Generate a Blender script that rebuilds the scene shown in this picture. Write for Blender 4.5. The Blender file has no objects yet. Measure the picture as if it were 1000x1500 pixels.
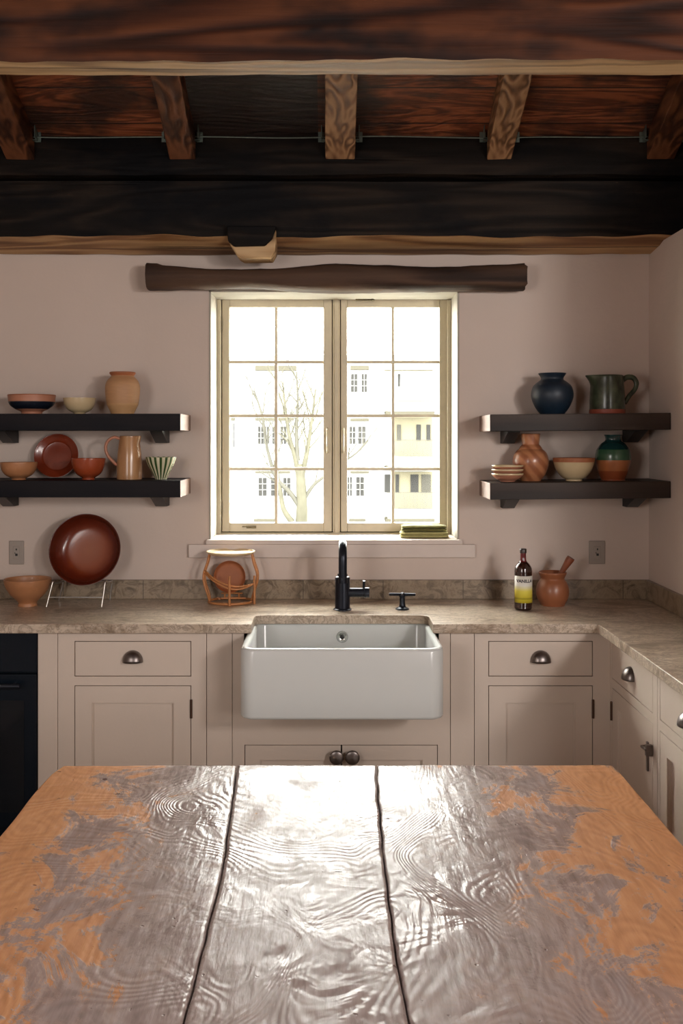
import bpy, bmesh, math, random
from mathutils import Vector, Matrix, noise
random.seed(7)
PI = math.pi
S = bpy.context.scene
COL = S.collection
F, CX, CY, HC = 1450.0, 488.0, 640.0, 1.61


def wp(px, py, D):
    return (px - CX) * D / F, HC - (py - CY) * D / F


# ------------------------------------------------------------------ materials
def _new(name):
    m = bpy.data.materials.new(name); m.use_nodes = True
    nt = m.node_tree; nt.nodes.clear()
    out = nt.nodes.new('ShaderNodeOutputMaterial')
    b = nt.nodes.new('ShaderNodeBsdfPrincipled')
    nt.links.new(b.outputs[0], out.inputs[0])
    return m, nt, b, out


def nd(nt, t, **kw):
    n = nt.nodes.new(t)
    for k, v in kw.items():
        if k in n.inputs: n.inputs[k].default_value = v
        else: setattr(n, k, v)
    return n


def ramp(nt, fac, stops, interp='LINEAR'):
    r = nt.nodes.new('ShaderNodeValToRGB'); r.color_ramp.interpolation = interp
    e = r.color_ramp.elements
    while len(e) > 1: e.remove(e[-1])
    e[0].position = stops[0][0]; e[0].color = tuple(stops[0][1]) + (1,)
    for p, c in stops[1:]:
        q = e.new(p); q.color = tuple(c) + (1,)
    if fac is not None: nt.links.new(fac, r.inputs[0])
    return r


def coords(nt, scale=(1, 1, 1), rot=(0, 0, 0), loc=(0, 0, 0)):
    tc = nt.nodes.new('ShaderNodeTexCoord'); mp = nt.nodes.new('ShaderNodeMapping')
    mp.inputs['Scale'].default_value = scale; mp.inputs['Rotation'].default_value = rot
    mp.inputs['Location'].default_value = loc
    nt.links.new(tc.outputs['Object'], mp.inputs[0])
    return mp.outputs[0]


def noise_n(nt, vec, scale, detail=4, rough=.5, dist=0):
    n = nd(nt, 'ShaderNodeTexNoise', Scale=scale, Detail=detail, Roughness=rough, Distortion=dist)
    nt.links.new(vec, n.inputs['Vector'])
    return n.outputs['Fac']


def mixc(nt, f, a, b, typ='MIX'):
    m = nt.nodes.new('ShaderNodeMix'); m.data_type = 'RGBA'; m.blend_type = typ
    for v, i in ((f, 0), (a, 6), (b, 7)):
        if hasattr(v, 'is_linked') or hasattr(v, 'links'): nt.links.new(v, m.inputs[i])
        else: m.inputs[i].default_value = v if i == 0 else tuple(v) + (1,)
    return m.outputs[2]


def mth(nt, op, a, b=None, c=None):
    m = nt.nodes.new('ShaderNodeMath'); m.operation = op
    for i, v in enumerate((a, b, c)):
        if v is None: continue
        if isinstance(v, (int, float)): m.inputs[i].default_value = v
        else: nt.links.new(v, m.inputs[i])
    return m.outputs[0]


def bump(nt, b, h, strength=.3, dist=.01):
    n = nd(nt, 'ShaderNodeBump', Strength=strength, Distance=dist)
    nt.links.new(h, n.inputs['Height']); nt.links.new(n.outputs[0], b.inputs['Normal'])


def plain(name, c, rough=.5, metal=0, var=.0, vs=8, bmp=0, bs=60, coat=0, spec=.5, stretch=(1, 1, 1)):
    m, nt, b, out = _new(name)
    b.inputs['Roughness'].default_value = rough; b.inputs['Metallic'].default_value = metal
    b.inputs['Specular IOR Level'].default_value = spec
    if coat: b.inputs['Coat Weight'].default_value = coat; b.inputs['Coat Roughness'].default_value = .12
    v = coords(nt, stretch)
    n = noise_n(nt, v, vs, 5, .6)
    lo = [x * (1 - var) for x in c]; hi = [min(1, x * (1 + var)) for x in c]
    r = ramp(nt, n, [(.3, lo), (.7, hi)])
    nt.links.new(r.outputs[0], b.inputs['Base Color'])
    if bmp: bump(nt, b, noise_n(nt, v, bs, 3), bmp, .01)
    return m


def wood(name, dark, mid, light, axis=0, rough=.6, ring=9, bmp=.4, stretch=.12, ns=5.0, kn=.22, ks=1.1, warp=.4, spec=.3, blotch=None):
    """long-grained wood: stretched noise pushed through a sine to give the growth rings"""
    m, nt, b, out = _new(name)
    sc = [1, 1, 1]; sc[axis] = stretch
    v = coords(nt, sc)
    vi = coords(nt, (1, 1, 1))
    big = noise_n(nt, v, ns, 2, .45, warp)
    vo = nd(nt, 'ShaderNodeTexVoronoi', Scale=ks); nt.links.new(coords(nt, [x * (1 if i != axis else 3.2) for i, x in enumerate(sc)], loc=(.4, .2, .7)), vo.inputs['Vector'])
    kk = mth(nt, 'MAXIMUM', 0.0, mth(nt, 'SUBTRACT', 1.0, mth(nt, 'MULTIPLY', vo.outputs['Distance'], 4.2)))
    kk2 = mth(nt, 'POWER', kk, 1.6)
    big = mth(nt, 'ADD', big, mth(nt, 'MULTIPLY', kk2, kn))
    ph = mth(nt, 'MULTIPLY', big, ring * 6.28)
    s = mth(nt, 'SINE', ph)
    s = mth(nt, 'MULTIPLY_ADD', s, .5, .5)
    fine = noise_n(nt, coords(nt, [x * (1 if i != axis else .35) for i, x in enumerate(sc)]), 45, 4, .65)
    g = mth(nt, 'MULTIPLY_ADD', s, .55, mth(nt, 'MULTIPLY', fine, .5))
    c = ramp(nt, g, [(.12, dark), (.5, mid), (.85, light)]).outputs[0]
    cracks = noise_n(nt, coords(nt, [x * (1 if i != axis else .2) for i, x in enumerate(sc)], loc=(3, 1, 2)), 14, 3, .5, .3)
    ck = ramp(nt, cracks, [(.30, (0, 0, 0)), (.345, (1, 1, 1))]).outputs[0]
    c = mixc(nt, ramp(nt, kk, [(.80, (0, 0, 0)), (.9, (.9, .9, .9))]).outputs[0], c, [x * .5 for x in dark])
    c = mixc(nt, mth(nt, 'SUBTRACT', 1.0, mth(nt, 'MULTIPLY_ADD', ck, .75, .25)), c, [x * .25 for x in dark])
    if blotch:
        bl = noise_n(nt, coords(nt, (.8, 1.5, 1.5), loc=(5, 2, 8)), 2.2, 4, .6)
        bf = ramp(nt, bl, [(blotch[1], (0, 0, 0)), (blotch[2], (1, 1, 1))]).outputs[0]
        c = mixc(nt, bf, c, blotch[0])
    nt.links.new(c, b.inputs['Base Color'])
    b.inputs['Roughness'].default_value = rough; b.inputs['Specular IOR Level'].default_value = spec
    h = mth(nt, 'ADD', mth(nt, 'MULTIPLY', g, .6), mth(nt, 'MULTIPLY', ck, .8))
    bump(nt, b, h, bmp, .012)
    return m


def wall_mat():
    m, nt, b, out = _new('wall_plaster')
    v = coords(nt)
    n = noise_n(nt, v, 1.6, 3, .5)
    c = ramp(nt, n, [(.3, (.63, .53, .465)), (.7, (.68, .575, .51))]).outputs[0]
    nt.links.new(c, b.inputs['Base Color']); b.inputs['Roughness'].default_value = .85
    bump(nt, b, noise_n(nt, v, 5, 6, .6), .22, .02)
    return m


def worktop_mat():
    m, nt, b, out = _new('worktop_stone')
    v = coords(nt, (.55, 1, 1))
    n1 = noise_n(nt, v, 5, 6, .62, 1.8)
    c = ramp(nt, n1, [(.30, (.20, .145, .095)), (.42, (.42, .33, .245)), (.50, (.60, .505, .405)), (.60, (.49, .395, .30)), (.72, (.70, .61, .50))]).outputs[0]
    n2 = noise_n(nt, coords(nt, (.7, 1, 1), loc=(4, 7, 1)), 13, 5, .7, 2.5)
    vein = ramp(nt, n2, [(.44, (0, 0, 0)), (.49, (1, 1, 1)), (.54, (0, 0, 0))]).outputs[0]
    c = mixc(nt, mth(nt, 'MULTIPLY', vein, .6), c, (.14, .095, .06))
    n3 = noise_n(nt, coords(nt, (1, 1, 1), loc=(1, 2, 3)), 60, 3, .6)
    c = mixc(nt, mth(nt, 'MULTIPLY', ramp(nt, n3, [(.55, (0, 0, 0)), (.7, (1, 1, 1))]).outputs[0], .35), c, (.1, .075, .05))
    nt.links.new(c, b.inputs['Base Color']); b.inputs['Roughness'].default_value = .30
    b.inputs['Specular IOR Level'].default_value = .5
    bump(nt, b, n1, .08, .01)
    return m


def upstand_mat():
    """same stone, in separate slabs of slightly different figure"""
    m, nt, b, out = _new('upstand_stone')
    v = coords(nt)
    n1 = noise_n(nt, v, 16, 7, .72, 1.2)
    c = ramp(nt, n1, [(.34, (.05, .035, .02)), (.45, (.17, .125, .08)), (.55, (.33, .26, .18)), (.66, (.21, .155, .10))]).outputs[0]
    tc = nt.nodes.new('ShaderNodeTexCoord'); sx = nt.nodes.new('ShaderNodeSeparateXYZ'); nt.links.new(tc.outputs['Object'], sx.inputs[0])
    a = mth(nt, 'ADD', mth(nt, 'MULTIPLY', sx.outputs[0], 1), mth(nt, 'MULTIPLY', sx.outputs[1], 1))
    cell = mth(nt, 'FLOOR', mth(nt, 'MULTIPLY', a, 2.9))
    wn = nt.nodes.new('ShaderNodeTexWhiteNoise'); wn.noise_dimensions = '1D'; nt.links.new(cell, wn.inputs['W'])
    c = mixc(nt, mth(nt, 'MULTIPLY', wn.outputs[0], .45), c, (.26, .19, .12))
    fr = mth(nt, 'FRACT', mth(nt, 'MULTIPLY', a, 2.9))
    j = mth(nt, 'LESS_THAN', fr, .012)
    c = mixc(nt, mth(nt, 'MULTIPLY', j, .7), c, (.06, .045, .03))
    nt.links.new(c, b.inputs['Base Color']); b.inputs['Roughness'].default_value = .35
    return m


def table_mat():
    m, nt, b, out = _new('table_worn_wood')
    tc = nt.nodes.new('ShaderNodeTexCoord'); sx = nt.nodes.new('ShaderNodeSeparateXYZ'); nt.links.new(tc.outputs['Object'], sx.inputs[0])
    X = sx.outputs[0]
    v = coords(nt, (1, .5, 1))
    vi = coords(nt)
    # growth rings: contour lines of a stretched, swirling noise
    fld = noise_n(nt, coords(nt, (1, .55, 1), loc=(.35, .1, 0)), 3.1, 1.5, .4, .9)
    ph = mth(nt, 'MULTIPLY', fld, 235.0)
    rings = mth(nt, 'MULTIPLY_ADD', mth(nt, 'SINE', ph), .5, .5)
    fine = noise_n(nt, coords(nt, (1, .12, 1)), 70, 4, .6)
    # the varnish (grey brown) wears off to orange bare wood towards the long edges
    ax = mth(nt, 'ABSOLUTE', mth(nt, 'SUBTRACT', X, .0))
    patch = noise_n(nt, coords(nt, (1, .7, 1), loc=(2, 3, 0)), 6.5, 10, .76, .6)
    f = mth(nt, 'ADD', mth(nt, 'MULTIPLY', ax, 1.25), mth(nt, 'MULTIPLY', mth(nt, 'SUBTRACT', patch, .5), 2.1))
    mk = ramp(nt, f, [(.60, (0, 0, 0)), (.66, (1, 1, 1))]).outputs[0]
    mk_soft = ramp(nt, f, [(.35, (0, 0, 0)), (.9, (1, 1, 1))]).outputs[0]
    gr = ramp(nt, mth(nt, 'MULTIPLY_ADD', rings, .14, mth(nt, 'MULTIPLY', fine, .85)), [(.2, (.20, .15, .135)), (.55, (.31, .245, .228)), (.85, (.41, .34, .32))]).outputs[0]
    orr = ramp(nt, mth(nt, 'MULTIPLY_ADD', rings, .15, mth(nt, 'MULTIPLY', fine, .8)), [(.2, (.36, .16, .07)), (.55, (.49, .235, .11)), (.8, (.57, .30, .15))]).outputs[0]
    gr = mixc(nt, mth(nt, 'MULTIPLY', mk_soft, .45), gr, (.36, .17, .08))
    c = mixc(nt, mk, gr, orr)
    pits = noise_n(nt, vi, 38, 2, .5)
    pt = ramp(nt, pits, [(.24, (1, 1, 1)), (.28, (0, 0, 0))]).outputs[0]
    c = mixc(nt, mth(nt, 'MULTIPLY', pt, .7), c, (.06, .02, .015))
    nt.links.new(c, b.inputs['Base Color'])
    rg = mth(nt, 'MULTIPLY_ADD', mk, .15, mth(nt, 'MULTIPLY_ADD', patch, 1.5, -.46))
    nt.links.new(rg, b.inputs['Roughness'])
    b.inputs['Specular IOR Level'].default_value = .08
    wv = noise_n(nt, coords(nt, (1, .8, 1), loc=(7, 1, 0)), 9, 3, .6, 1.0)
    ringamt = ramp(nt, noise_n(nt, vi, 2.3, 2, .5), [(.42, (.05, .05, .05)), (.66, (1, 1, 1))]).outputs[0]
    h = mth(nt, 'ADD', mth(nt, 'MULTIPLY', mth(nt, 'MULTIPLY', rings, ringamt), .14), mth(nt, 'ADD', mth(nt, 'MULTIPLY', wv, .8), mth(nt, 'MULTIPLY', fine, .22)))
    h = mth(nt, 'SUBTRACT', h, mth(nt, 'MULTIPLY', mk, .05))
    h = mth(nt, 'SUBTRACT', h, mth(nt, 'MULTIPLY', pt, .2))
    bump(nt, b, h, .6, .009)
    return m


def ceiling_mat():
    m, nt, b, out = _new('ceiling_boards')
    tc = nt.nodes.new('ShaderNodeTexCoord'); sx = nt.nodes.new('ShaderNodeSeparateXYZ'); nt.links.new(tc.outputs['Object'], sx.inputs[0])
    X, Y = sx.outputs[0], sx.outputs[1]
    v = coords(nt, (.16, 1, 1))
    n = noise_n(nt, v, 7, 4, .6, .8)
    s = mth(nt, 'MULTIPLY_ADD', mth(nt, 'SINE', mth(nt, 'MULTIPLY', n, 50)), .5, .5)
    c = ramp(nt, mth(nt, 'MULTIPLY_ADD', s, .4, mth(nt, 'MULTIPLY', n, .6)), [(.2, (.07, .018, .008)), (.5, (.22, .06, .022)), (.8, (.38, .12, .045))]).outputs[0]
    # near-black patches from noise, and one bay near black throughout
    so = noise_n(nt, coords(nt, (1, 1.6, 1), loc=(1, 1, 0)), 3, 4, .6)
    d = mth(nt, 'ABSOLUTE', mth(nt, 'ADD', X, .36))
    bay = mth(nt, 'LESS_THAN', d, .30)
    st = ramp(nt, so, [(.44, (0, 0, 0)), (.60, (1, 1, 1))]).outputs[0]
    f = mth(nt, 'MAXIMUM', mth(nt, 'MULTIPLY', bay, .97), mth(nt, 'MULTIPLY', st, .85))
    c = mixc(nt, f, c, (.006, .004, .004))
    gap = mth(nt, 'LESS_THAN', mth(nt, 'FRACT', mth(nt, 'MULTIPLY', Y, 5.6)), .035)
    c = mixc(nt, mth(nt, 'MULTIPLY', gap, .9), c, (.004, .003, .003))
    nt.links.new(c, b.inputs['Base Color']); b.inputs['Roughness'].default_value = .6
    bump(nt, b, mth(nt, 'SUBTRACT', s, mth(nt, 'MULTIPLY', gap, 4)), .4, .01)
    return m


def glass_pane_mat():
    m = bpy.data.materials.new('window_glass'); m.use_nodes = True
    nt = m.node_tree; nt.nodes.clear()
    out = nt.nodes.new('ShaderNodeOutputMaterial'); tr = nt.nodes.new('ShaderNodeBsdfTransparent')
    gl = nd(nt, 'ShaderNodeBsdfGlossy', Roughness=.02); fr = nd(nt, 'ShaderNodeFresnel', IOR=1.45)
    ge = nt.nodes.new('ShaderNodeNewGeometry'); nt.links.new(mth(nt, 'MULTIPLY_ADD', ge.outputs['Backfacing'], 1 / 1.45 - 1.45, 1.45), fr.inputs['IOR'])
    mx = nt.nodes.new('ShaderNodeMixShader'); tr.inputs[0].default_value = (.97, .98, .96, 1)
    nt.links.new(fr.outputs[0], mx.inputs[0]); nt.links.new(tr.outputs[0], mx.inputs[1]); nt.links.new(gl.outputs[0], mx.inputs[2])
    nt.links.new(mx.outputs[0], out.inputs[0])
    return m


def streak_mat(name, a, b_, sc=14, rough=.3, rot=(0, .6, .3), coat=.3):
    m, nt, b, out = _new(name)
    v = coords(nt, (1, 1, 1), rot)
    w = nd(nt, 'ShaderNodeTexWave', Scale=sc, Distortion=3.0, Detail=3.0)
    w.inputs['Detail Scale'].default_value = 1.2
    nt.links.new(v, w.inputs['Vector'])
    c = ramp(nt, w.outputs['Fac'], [(.2, a), (.8, b_)]).outputs[0]
    nt.links.new(c, b.inputs['Base Color']); b.inputs['Roughness'].default_value = rough
    b.inputs['Coat Weight'].default_value = coat; b.inputs['Coat Roughness'].default_value = .15
    return m


def stripe_mat():
    m, nt, b, out = _new('green_stripe_glaze')
    tc = nt.nodes.new('ShaderNodeTexCoord'); sx = nt.nodes.new('ShaderNodeSeparateXYZ'); nt.links.new(tc.outputs['Object'], sx.inputs[0])
    an = mth(nt, 'ARCTAN2', sx.outputs[1], sx.outputs[0])
    s = mth(nt, 'FRACT', mth(nt, 'MULTIPLY', an, 17 / 6.2832))
    c = ramp(nt, s, [(0, (.05, .10, .03)), (.3, (.025, .06, .02)), (.42, (.12, .18, .05)), (.47, (.62, .58, .40)), (.93, (.66, .62, .44)), (1, (.1, .15, .04))]).outputs[0]
    nt.links.new(c, b.inputs['Base Color']); b.inputs['Roughness'].default_value = .25
    return m


def dish_mat():
    m, nt, b, out = _new('lacquer_red_brown')
    tc = nt.nodes.new('ShaderNodeTexCoord'); ln = nt.nodes.new('ShaderNodeVectorMath'); ln.operation = 'LENGTH'
    mp = nd(nt, 'ShaderNodeMapping', Scale=(1, 1, 0)); nt.links.new(tc.outputs['Object'], mp.inputs[0]); nt.links.new(mp.outputs[0], ln.inputs[0])
    n = noise_n(nt, tc.outputs['Object'], 22, 4, .6)
    r = mth(nt, 'MULTIPLY_ADD', n, .02, ln.outputs['Value'])
    c = ramp(nt, r, [(0, (.26, .06, .010)), (.08, (.23, .045, .009)), (.115, (.13, .018, .006)), (.16, (.07, .010, .005))]).outputs[0]
    nt.links.new(c, b.inputs['Base Color']); b.inputs['Roughness'].default_value = .22
    b.inputs['Coat Weight'].default_value = .15; b.inputs['Coat Roughness'].default_value = .1
    return m


def label_mat():
    m, nt, b, out = _new('bottle_label_paper')
    tc = nt.nodes.new('ShaderNodeTexCoord'); sx = nt.nodes.new('ShaderNodeSeparateXYZ'); nt.links.new(tc.outputs['Object'], sx.inputs[0])
    c = ramp(nt, mth(nt, 'MULTIPLY', sx.outputs[2], 8.8), [(0, (.60, .50, .03)), (.10, (.72, .62, .05)), (.16, (.45, .38, .03)), (.20, (.72, .62, .06)), (.42, (.75, .66, .10)), (.56, (.72, .68, .45)), (.62, (.78, .76, .68))]).outputs[0]
    nt.links.new(c, b.inputs['Base Color']); b.inputs['Roughness'].default_value = .5
    return m


M = {}
M['wall'] = wall_mat()
M['white_trim'] = plain('white_trim_paint', (.70, .61, .555), .6, var=.03)
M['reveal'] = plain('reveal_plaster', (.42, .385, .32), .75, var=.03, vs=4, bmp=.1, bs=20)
M['cream'] = plain('cream_window_paint', (.68, .61, .455), .42, var=.04, vs=20)
M['creamdark'] = plain('window_gasket', (.06, .05, .035), .8)
M['glass'] = glass_pane_mat()
M['brass'] = plain('aged_brass', (.12, .095, .05), .5, .5, var=.15)
M['worktop'] = worktop_mat(); M['upstand'] = upstand_mat()
M['cab'] = plain('greige_cabinet_paint', (.66, .565, .485), .42, var=.025, vs=3, bmp=.03, bs=90)
M['cabin'] = plain('cabinet_inside', (.06, .045, .035), .8)
M['pewter'] = plain('pewter_metal', (.22, .195, .185), .34, 1.0, var=.2, vs=30)
M['hinge'] = plain('bronze_hinge', (.09, .05, .035), .45, .8)
M['sink'] = plain('white_fireclay', (.66, .69, .68), .2, var=.01, coat=.3)
M['chrome'] = plain('chrome', (.6, .6, .6), .15, 1.0)
M['black_metal'] = plain('black_tap_metal', (.018, .022, .032), .28, .6, var=.15)
M['wire'] = plain('stand_wire', (.45, .43, .40), .28, 1.0)
M['oven'] = plain('oven_black', (.004, .008, .014), .25, spec=.2)
M['oven_glass'] = plain('oven_glass', (.003, .006, .010), .08, spec=.4)
M['plate'] = plain('outlet_plastic', (.36, .31, .27), .45)
M['slot'] = plain('outlet_slot', (.02, .02, .02), .6)
M['rattan'] = plain('rattan_cane', (.50, .21, .075), .4, var=.2, vs=40)
M['tray_wood'] = plain('pale_tray_wood', (.80, .62, .38), .45, var=.1, vs=14)
M['terra'] = plain('terracotta', (.34, .115, .045), .55, var=.1, vs=14, bmp=.06)
M['terra_tan'] = plain('tan_terracotta', (.42, .19, .085), .42, var=.08, vs=14, coat=.2)
M['terra_pale'] = plain('pale_tan_clay', (.46, .25, .12), .55, var=.07, vs=25, bmp=.05, stretch=(1, 1, 6))
M['terra_pale2'] = plain('ochre_clay_band', (.52, .30, .14), .55, var=.07, vs=25)
M['red_glaze'] = plain('red_brown_glaze', (.30, .055, .018), .22, var=.12, coat=.5)
M['red_glaze2'] = plain('dark_red_plate_glaze', (.20, .03, .010), .25, var=.2, coat=.4)
M['cream_glaze'] = plain('cream_glaze', (.60, .47, .28), .25, var=.05, coat=.4)
M['black_glaze'] = plain('blue_black_glaze', (.008, .012, .022), .3, coat=.3)
M['pink_clay'] = plain('pink_clay', (.46, .20, .12), .45, var=.08)
M['navy'] = plain('dark_blue_matt_glaze', (.007, .018, .034), .45, var=.25, vs=10, bmp=.05, bs=40)
M['green_jug'] = streak_mat('mottled_green_glaze', (.018, .028, .020), (.09, .105, .05), 9, .3)
M['green_jug'] = plain('mottled_green_glaze', (.045, .058, .032), .28, var=.85, vs=26, coat=.2, stretch=(1, 1, .6))
M['terra_jug'] = plain('jug_foot_clay', (.33, .075, .04), .5)
M['tan_streak'] = streak_mat('tan_streaked_glaze', (.40, .20, .09), (.48, .26, .12), 5, .25, (0, .2, 0))
M['swirl'] = streak_mat('swirled_terracotta', (.30, .105, .045), (.44, .185, .085), 8, .35, (.2, .75, .1), .4)
M['stripe'] = stripe_mat()
M['teal'] = plain('teal_glaze', (.012, .055, .055), .25, var=.2, coat=.4)
M['green_band'] = plain('green_glaze', (.035, .11, .055), .25, var=.15, coat=.4)
M['orange_band'] = plain('orange_brown_glaze', (.40, .14, .05), .3, var=.1, coat=.3)
M['rust_band'] = plain('rust_glaze', (.28, .07, .025), .3, var=.1, coat=.3)
M['dish'] = dish_mat()
M['mortar'] = plain('mortar_clay', (.30, .105, .045), .38, var=.08, coat=.15)
M['pestle'] = plain('pestle_wood', (.20, .055, .022), .45, var=.15, vs=20)
M['bottle'] = plain('brown_bottle_glass', (.022, .006, .004), .06, var=.1, coat=1.0)
M['bottle_neck'] = plain('red_neck_glass', (.12, .010, .012), .08, coat=1.0)
M['cap'] = plain('bottle_cap', (.03, .02, .018), .3)
M['label'] = label_mat(); M['ink'] = plain('label_ink', (.03, .02, .03), .6)
M['cloth_green'] = plain('olive_cloth', (.16, .15, .045), .9, var=.15, vs=60, bmp=.3, bs=200)
M['cloth_pale'] = plain('pale_green_cloth', (.50, .46, .20), .9, var=.1, vs=60, bmp=.3, bs=200)
M['beam_near'] = wood('near_beam_wood', (.012, .005, .003), (.048, .015, .007), (.095, .032, .013), rough=.6, ring=9, ns=5, bmp=.5, spec=.15, blotch=((.007, .005, .005), .44, .58))
M['beam_far'] = wood('far_beam_wood', (.006, .005, .004), (.014, .010, .008), (.026, .018, .013), rough=.7, ring=7, ns=6, bmp=.5, spec=.12, blotch=((.004, .004, .005), .42, .6))
M['wane_lit'] = wood('hewn_wood_lit', (.16, .09, .04), (.46, .29, .14), (.60, .41, .22), rough=.6, ring=8, bmp=.5)  # bounce light on the beam underside is put into this tan colour
M['wane_lit_brown'] = wood('brown_hewn_wood_lit', (.13, .055, .022), (.34, .18, .075), (.52, .33, .16), rough=.6, ring=7, bmp=.5)  # browner tan for the far beam, its underside light painted in too
M['joist'] = wood('joist_wood', (.06, .026, .012), (.24, .12, .055), (.42, .24, .12), axis=1, rough=.5, ring=9, ns=9, ks=2.5, bmp=.6, stretch=.3)
M['joist_dark'] = wood('dark_joist_wood', (.02, .008, .005), (.085, .030, .013), (.17, .065, .028), axis=1, rough=.5, ring=7, ns=8, ks=2, bmp=.6, stretch=.3)
M['lintel'] = wood('lintel_wood', (.014, .008, .006), (.042, .022, .014), (.085, .048, .03), rough=.75, ring=6, bmp=.6)
M['shelf'] = wood('ebonised_shelf_wood', (.004, .004, .006), (.007, .007, .010), (.013, .011, .013), spec=.12, rough=.55, ring=6, bmp=.2)
M['shelf_brown'] = wood('brown_black_shelf_wood', (.010, .007, .006), (.024, .016, .013), (.042, .027, .020), spec=.25, rough=.5, ring=6, bmp=.25)
M['end_lit'] = wood('shelf_end_lit', (.17, .105, .08), (.23, .15, .12), (.29, .195, .155), axis=1, rough=.6, ring=6, bmp=.2)  # window light on the shelf ends is put into this pale colour
M['shelf_bracket'] = plain('black_bracket', (.007, .008, .010), .5, var=.2)
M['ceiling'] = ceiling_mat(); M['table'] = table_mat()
M['table_side'] = wood('table_side_wood', (.08, .04, .03), (.17, .10, .07), (.26, .16, .11), rough=.5)
M['floor'] = wood('floor_boards', (.14, .10, .07), (.26, .19, .13), (.34, .26, .18), rough=.45)
M['galv'] = plain('galvanised_steel', (.22, .28, .25), .4, .8, var=.2, vs=40)
M['facade'] = plain('facade_render', (.13, .13, .127), .9, var=.02)
M['facade_cream'] = plain('facade_cream', (.085, .078, .055), .9, spec=0)
M['cornice'] = plain('cornice_stone', (.033, .031, .024), .9, spec=0)
M['far_glass'] = plain('far_window_glass', (.0175, .0175, .017), .9, spec=0)
M['far_pale'] = plain('far_pale_shutter', (.030, .029, .025), .8, spec=0)
M['far_frame'] = plain('far_window_frame', (.06, .06, .057), .8)
M['rail'] = plain('balcony_rail', (.035, .034, .031), .9, spec=0)
M['bark'] = plain('pale_bark', (.036, .0345, .026), .9, var=.2, vs=3, spec=0)
M['twig'] = plain('twig_bark', (.033, .032, .027), .9, spec=0)
M['ground'] = plain('outside_ground', (.25, .245, .22), .95, var=.1)


# ------------------------------------------------------------------ geometry helpers
def obj(name, bm, mats, parent=None, smooth=False, bevel=0, seg=2, loc=None):
    bmesh.ops.recalc_face_normals(bm, faces=bm.faces)
    me = bpy.data.meshes.new(name); bm.to_mesh(me); bm.free()
    o = bpy.data.objects.new(name, me); COL.objects.link(o)
    for m in (mats if isinstance(mats, (list, tuple)) else [mats]): me.materials.append(m)
    if parent is not None: o.parent = parent
    if loc is not None: o.location = loc
    if smooth:
        for p in me.polygons: p.use_smooth = True
        me.set_sharp_from_angle(angle=math.radians(smooth if smooth is not True else 45))
    if bevel:
        md = o.modifiers.new('bevel', 'BEVEL'); md.width = bevel; md.segments = seg; md.limit_method = 'ANGLE'; md.angle_limit = math.radians(40)
        for p in me.polygons: p.use_smooth = True
        md.harden_normals = True
    return o


def thing(name, label, cat, loc=(0, 0, 0), rz=0, group=None):
    o = bpy.data.objects.new(name, None); COL.objects.link(o); o.empty_display_size = .05
    o.location = loc; o.rotation_euler = (0, 0, rz)
    return tag(o, label, cat, group)


def tag(o, label, cat, group=None):
    o['label'] = label; o['category'] = cat
    if group: o['group'] = group
    return o


def struct(o, label=None):
    o['kind'] = 'structure'
    if label: o['label'] = label
    return o


def box(bm, x0, x1, y0, y1, z0, z1, mi=0):
    v = [bm.verts.new(p) for p in ((x0, y0, z0), (x1, y0, z0), (x1, y1, z0), (x0, y1, z0), (x0, y0, z1), (x1, y0, z1), (x1, y1, z1), (x0, y1, z1))]
    fs = []
    for q in ((0, 3, 2, 1), (4, 5, 6, 7), (0, 1, 5, 4), (1, 2, 6, 5), (2, 3, 7, 6), (3, 0, 4, 7)):
        f = bm.faces.new([v[i] for i in q]); f.material_index = mi; fs.append(f)
    return fs


def B(*a, mi=0):
    bm = bmesh.new(); box(bm, *a, mi=mi); return bm


def tube(bm, pts, r, n=10, closed=False, mi=0, flat=1.0):
    pts = [Vector(p) for p in pts]; N = len(pts)
    rs = r if isinstance(r, (list, tuple)) else [r] * N
    rings = []; up = None
    for i, p in enumerate(pts):
        if closed: d = pts[(i + 1) % N] - pts[i - 1]
        else: d = pts[min(i + 1, N - 1)] - pts[max(i - 1, 0)]
        d.normalize()
        if up is None: up = Vector((0, 0, 1)) if abs(d.z) < .9 else Vector((1, 0, 0))
        a = d.cross(up); a.normalize(); b = a.cross(d); b.normalize(); up = b
        rings.append([bm.verts.new(p + a * math.cos(2 * PI * k / n) * rs[i] + b * math.sin(2 * PI * k / n) * rs[i] * flat) for k in range(n)])
    for i in range(N if closed else N - 1):
        q = rings[(i + 1) % N]
        for k in range(n):
            f = bm.faces.new((rings[i][k], rings[i][(k + 1) % n], q[(k + 1) % n], q[k])); f.material_index = mi
    if not closed:
        for rr in (rings[0][::-1], rings[-1]):
            f = bm.faces.new(rr); f.material_index = mi


def smoothpts(pts, n=8, closed=False):
    """Catmull-Rom"""
    P = [Vector(p) for p in pts]; out = []; N = len(P)
    for i in range(N if closed else N - 1):
        if closed: a, b, c, d = P[i - 1], P[i], P[(i + 1) % N], P[(i + 2) % N]
        else: a, b, c, d = P[max(i - 1, 0)], P[i], P[i + 1], P[min(i + 2, N - 1)]
        for k in range(n):
            t = k / n
            out.append(.5 * ((2 * b) + (c - a) * t + (2 * a - 5 * b + 4 * c - d) * t * t + (3 * b - a - 3 * c + d) * t ** 3))
    if not closed: out.append(P[-1])
    return out


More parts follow.
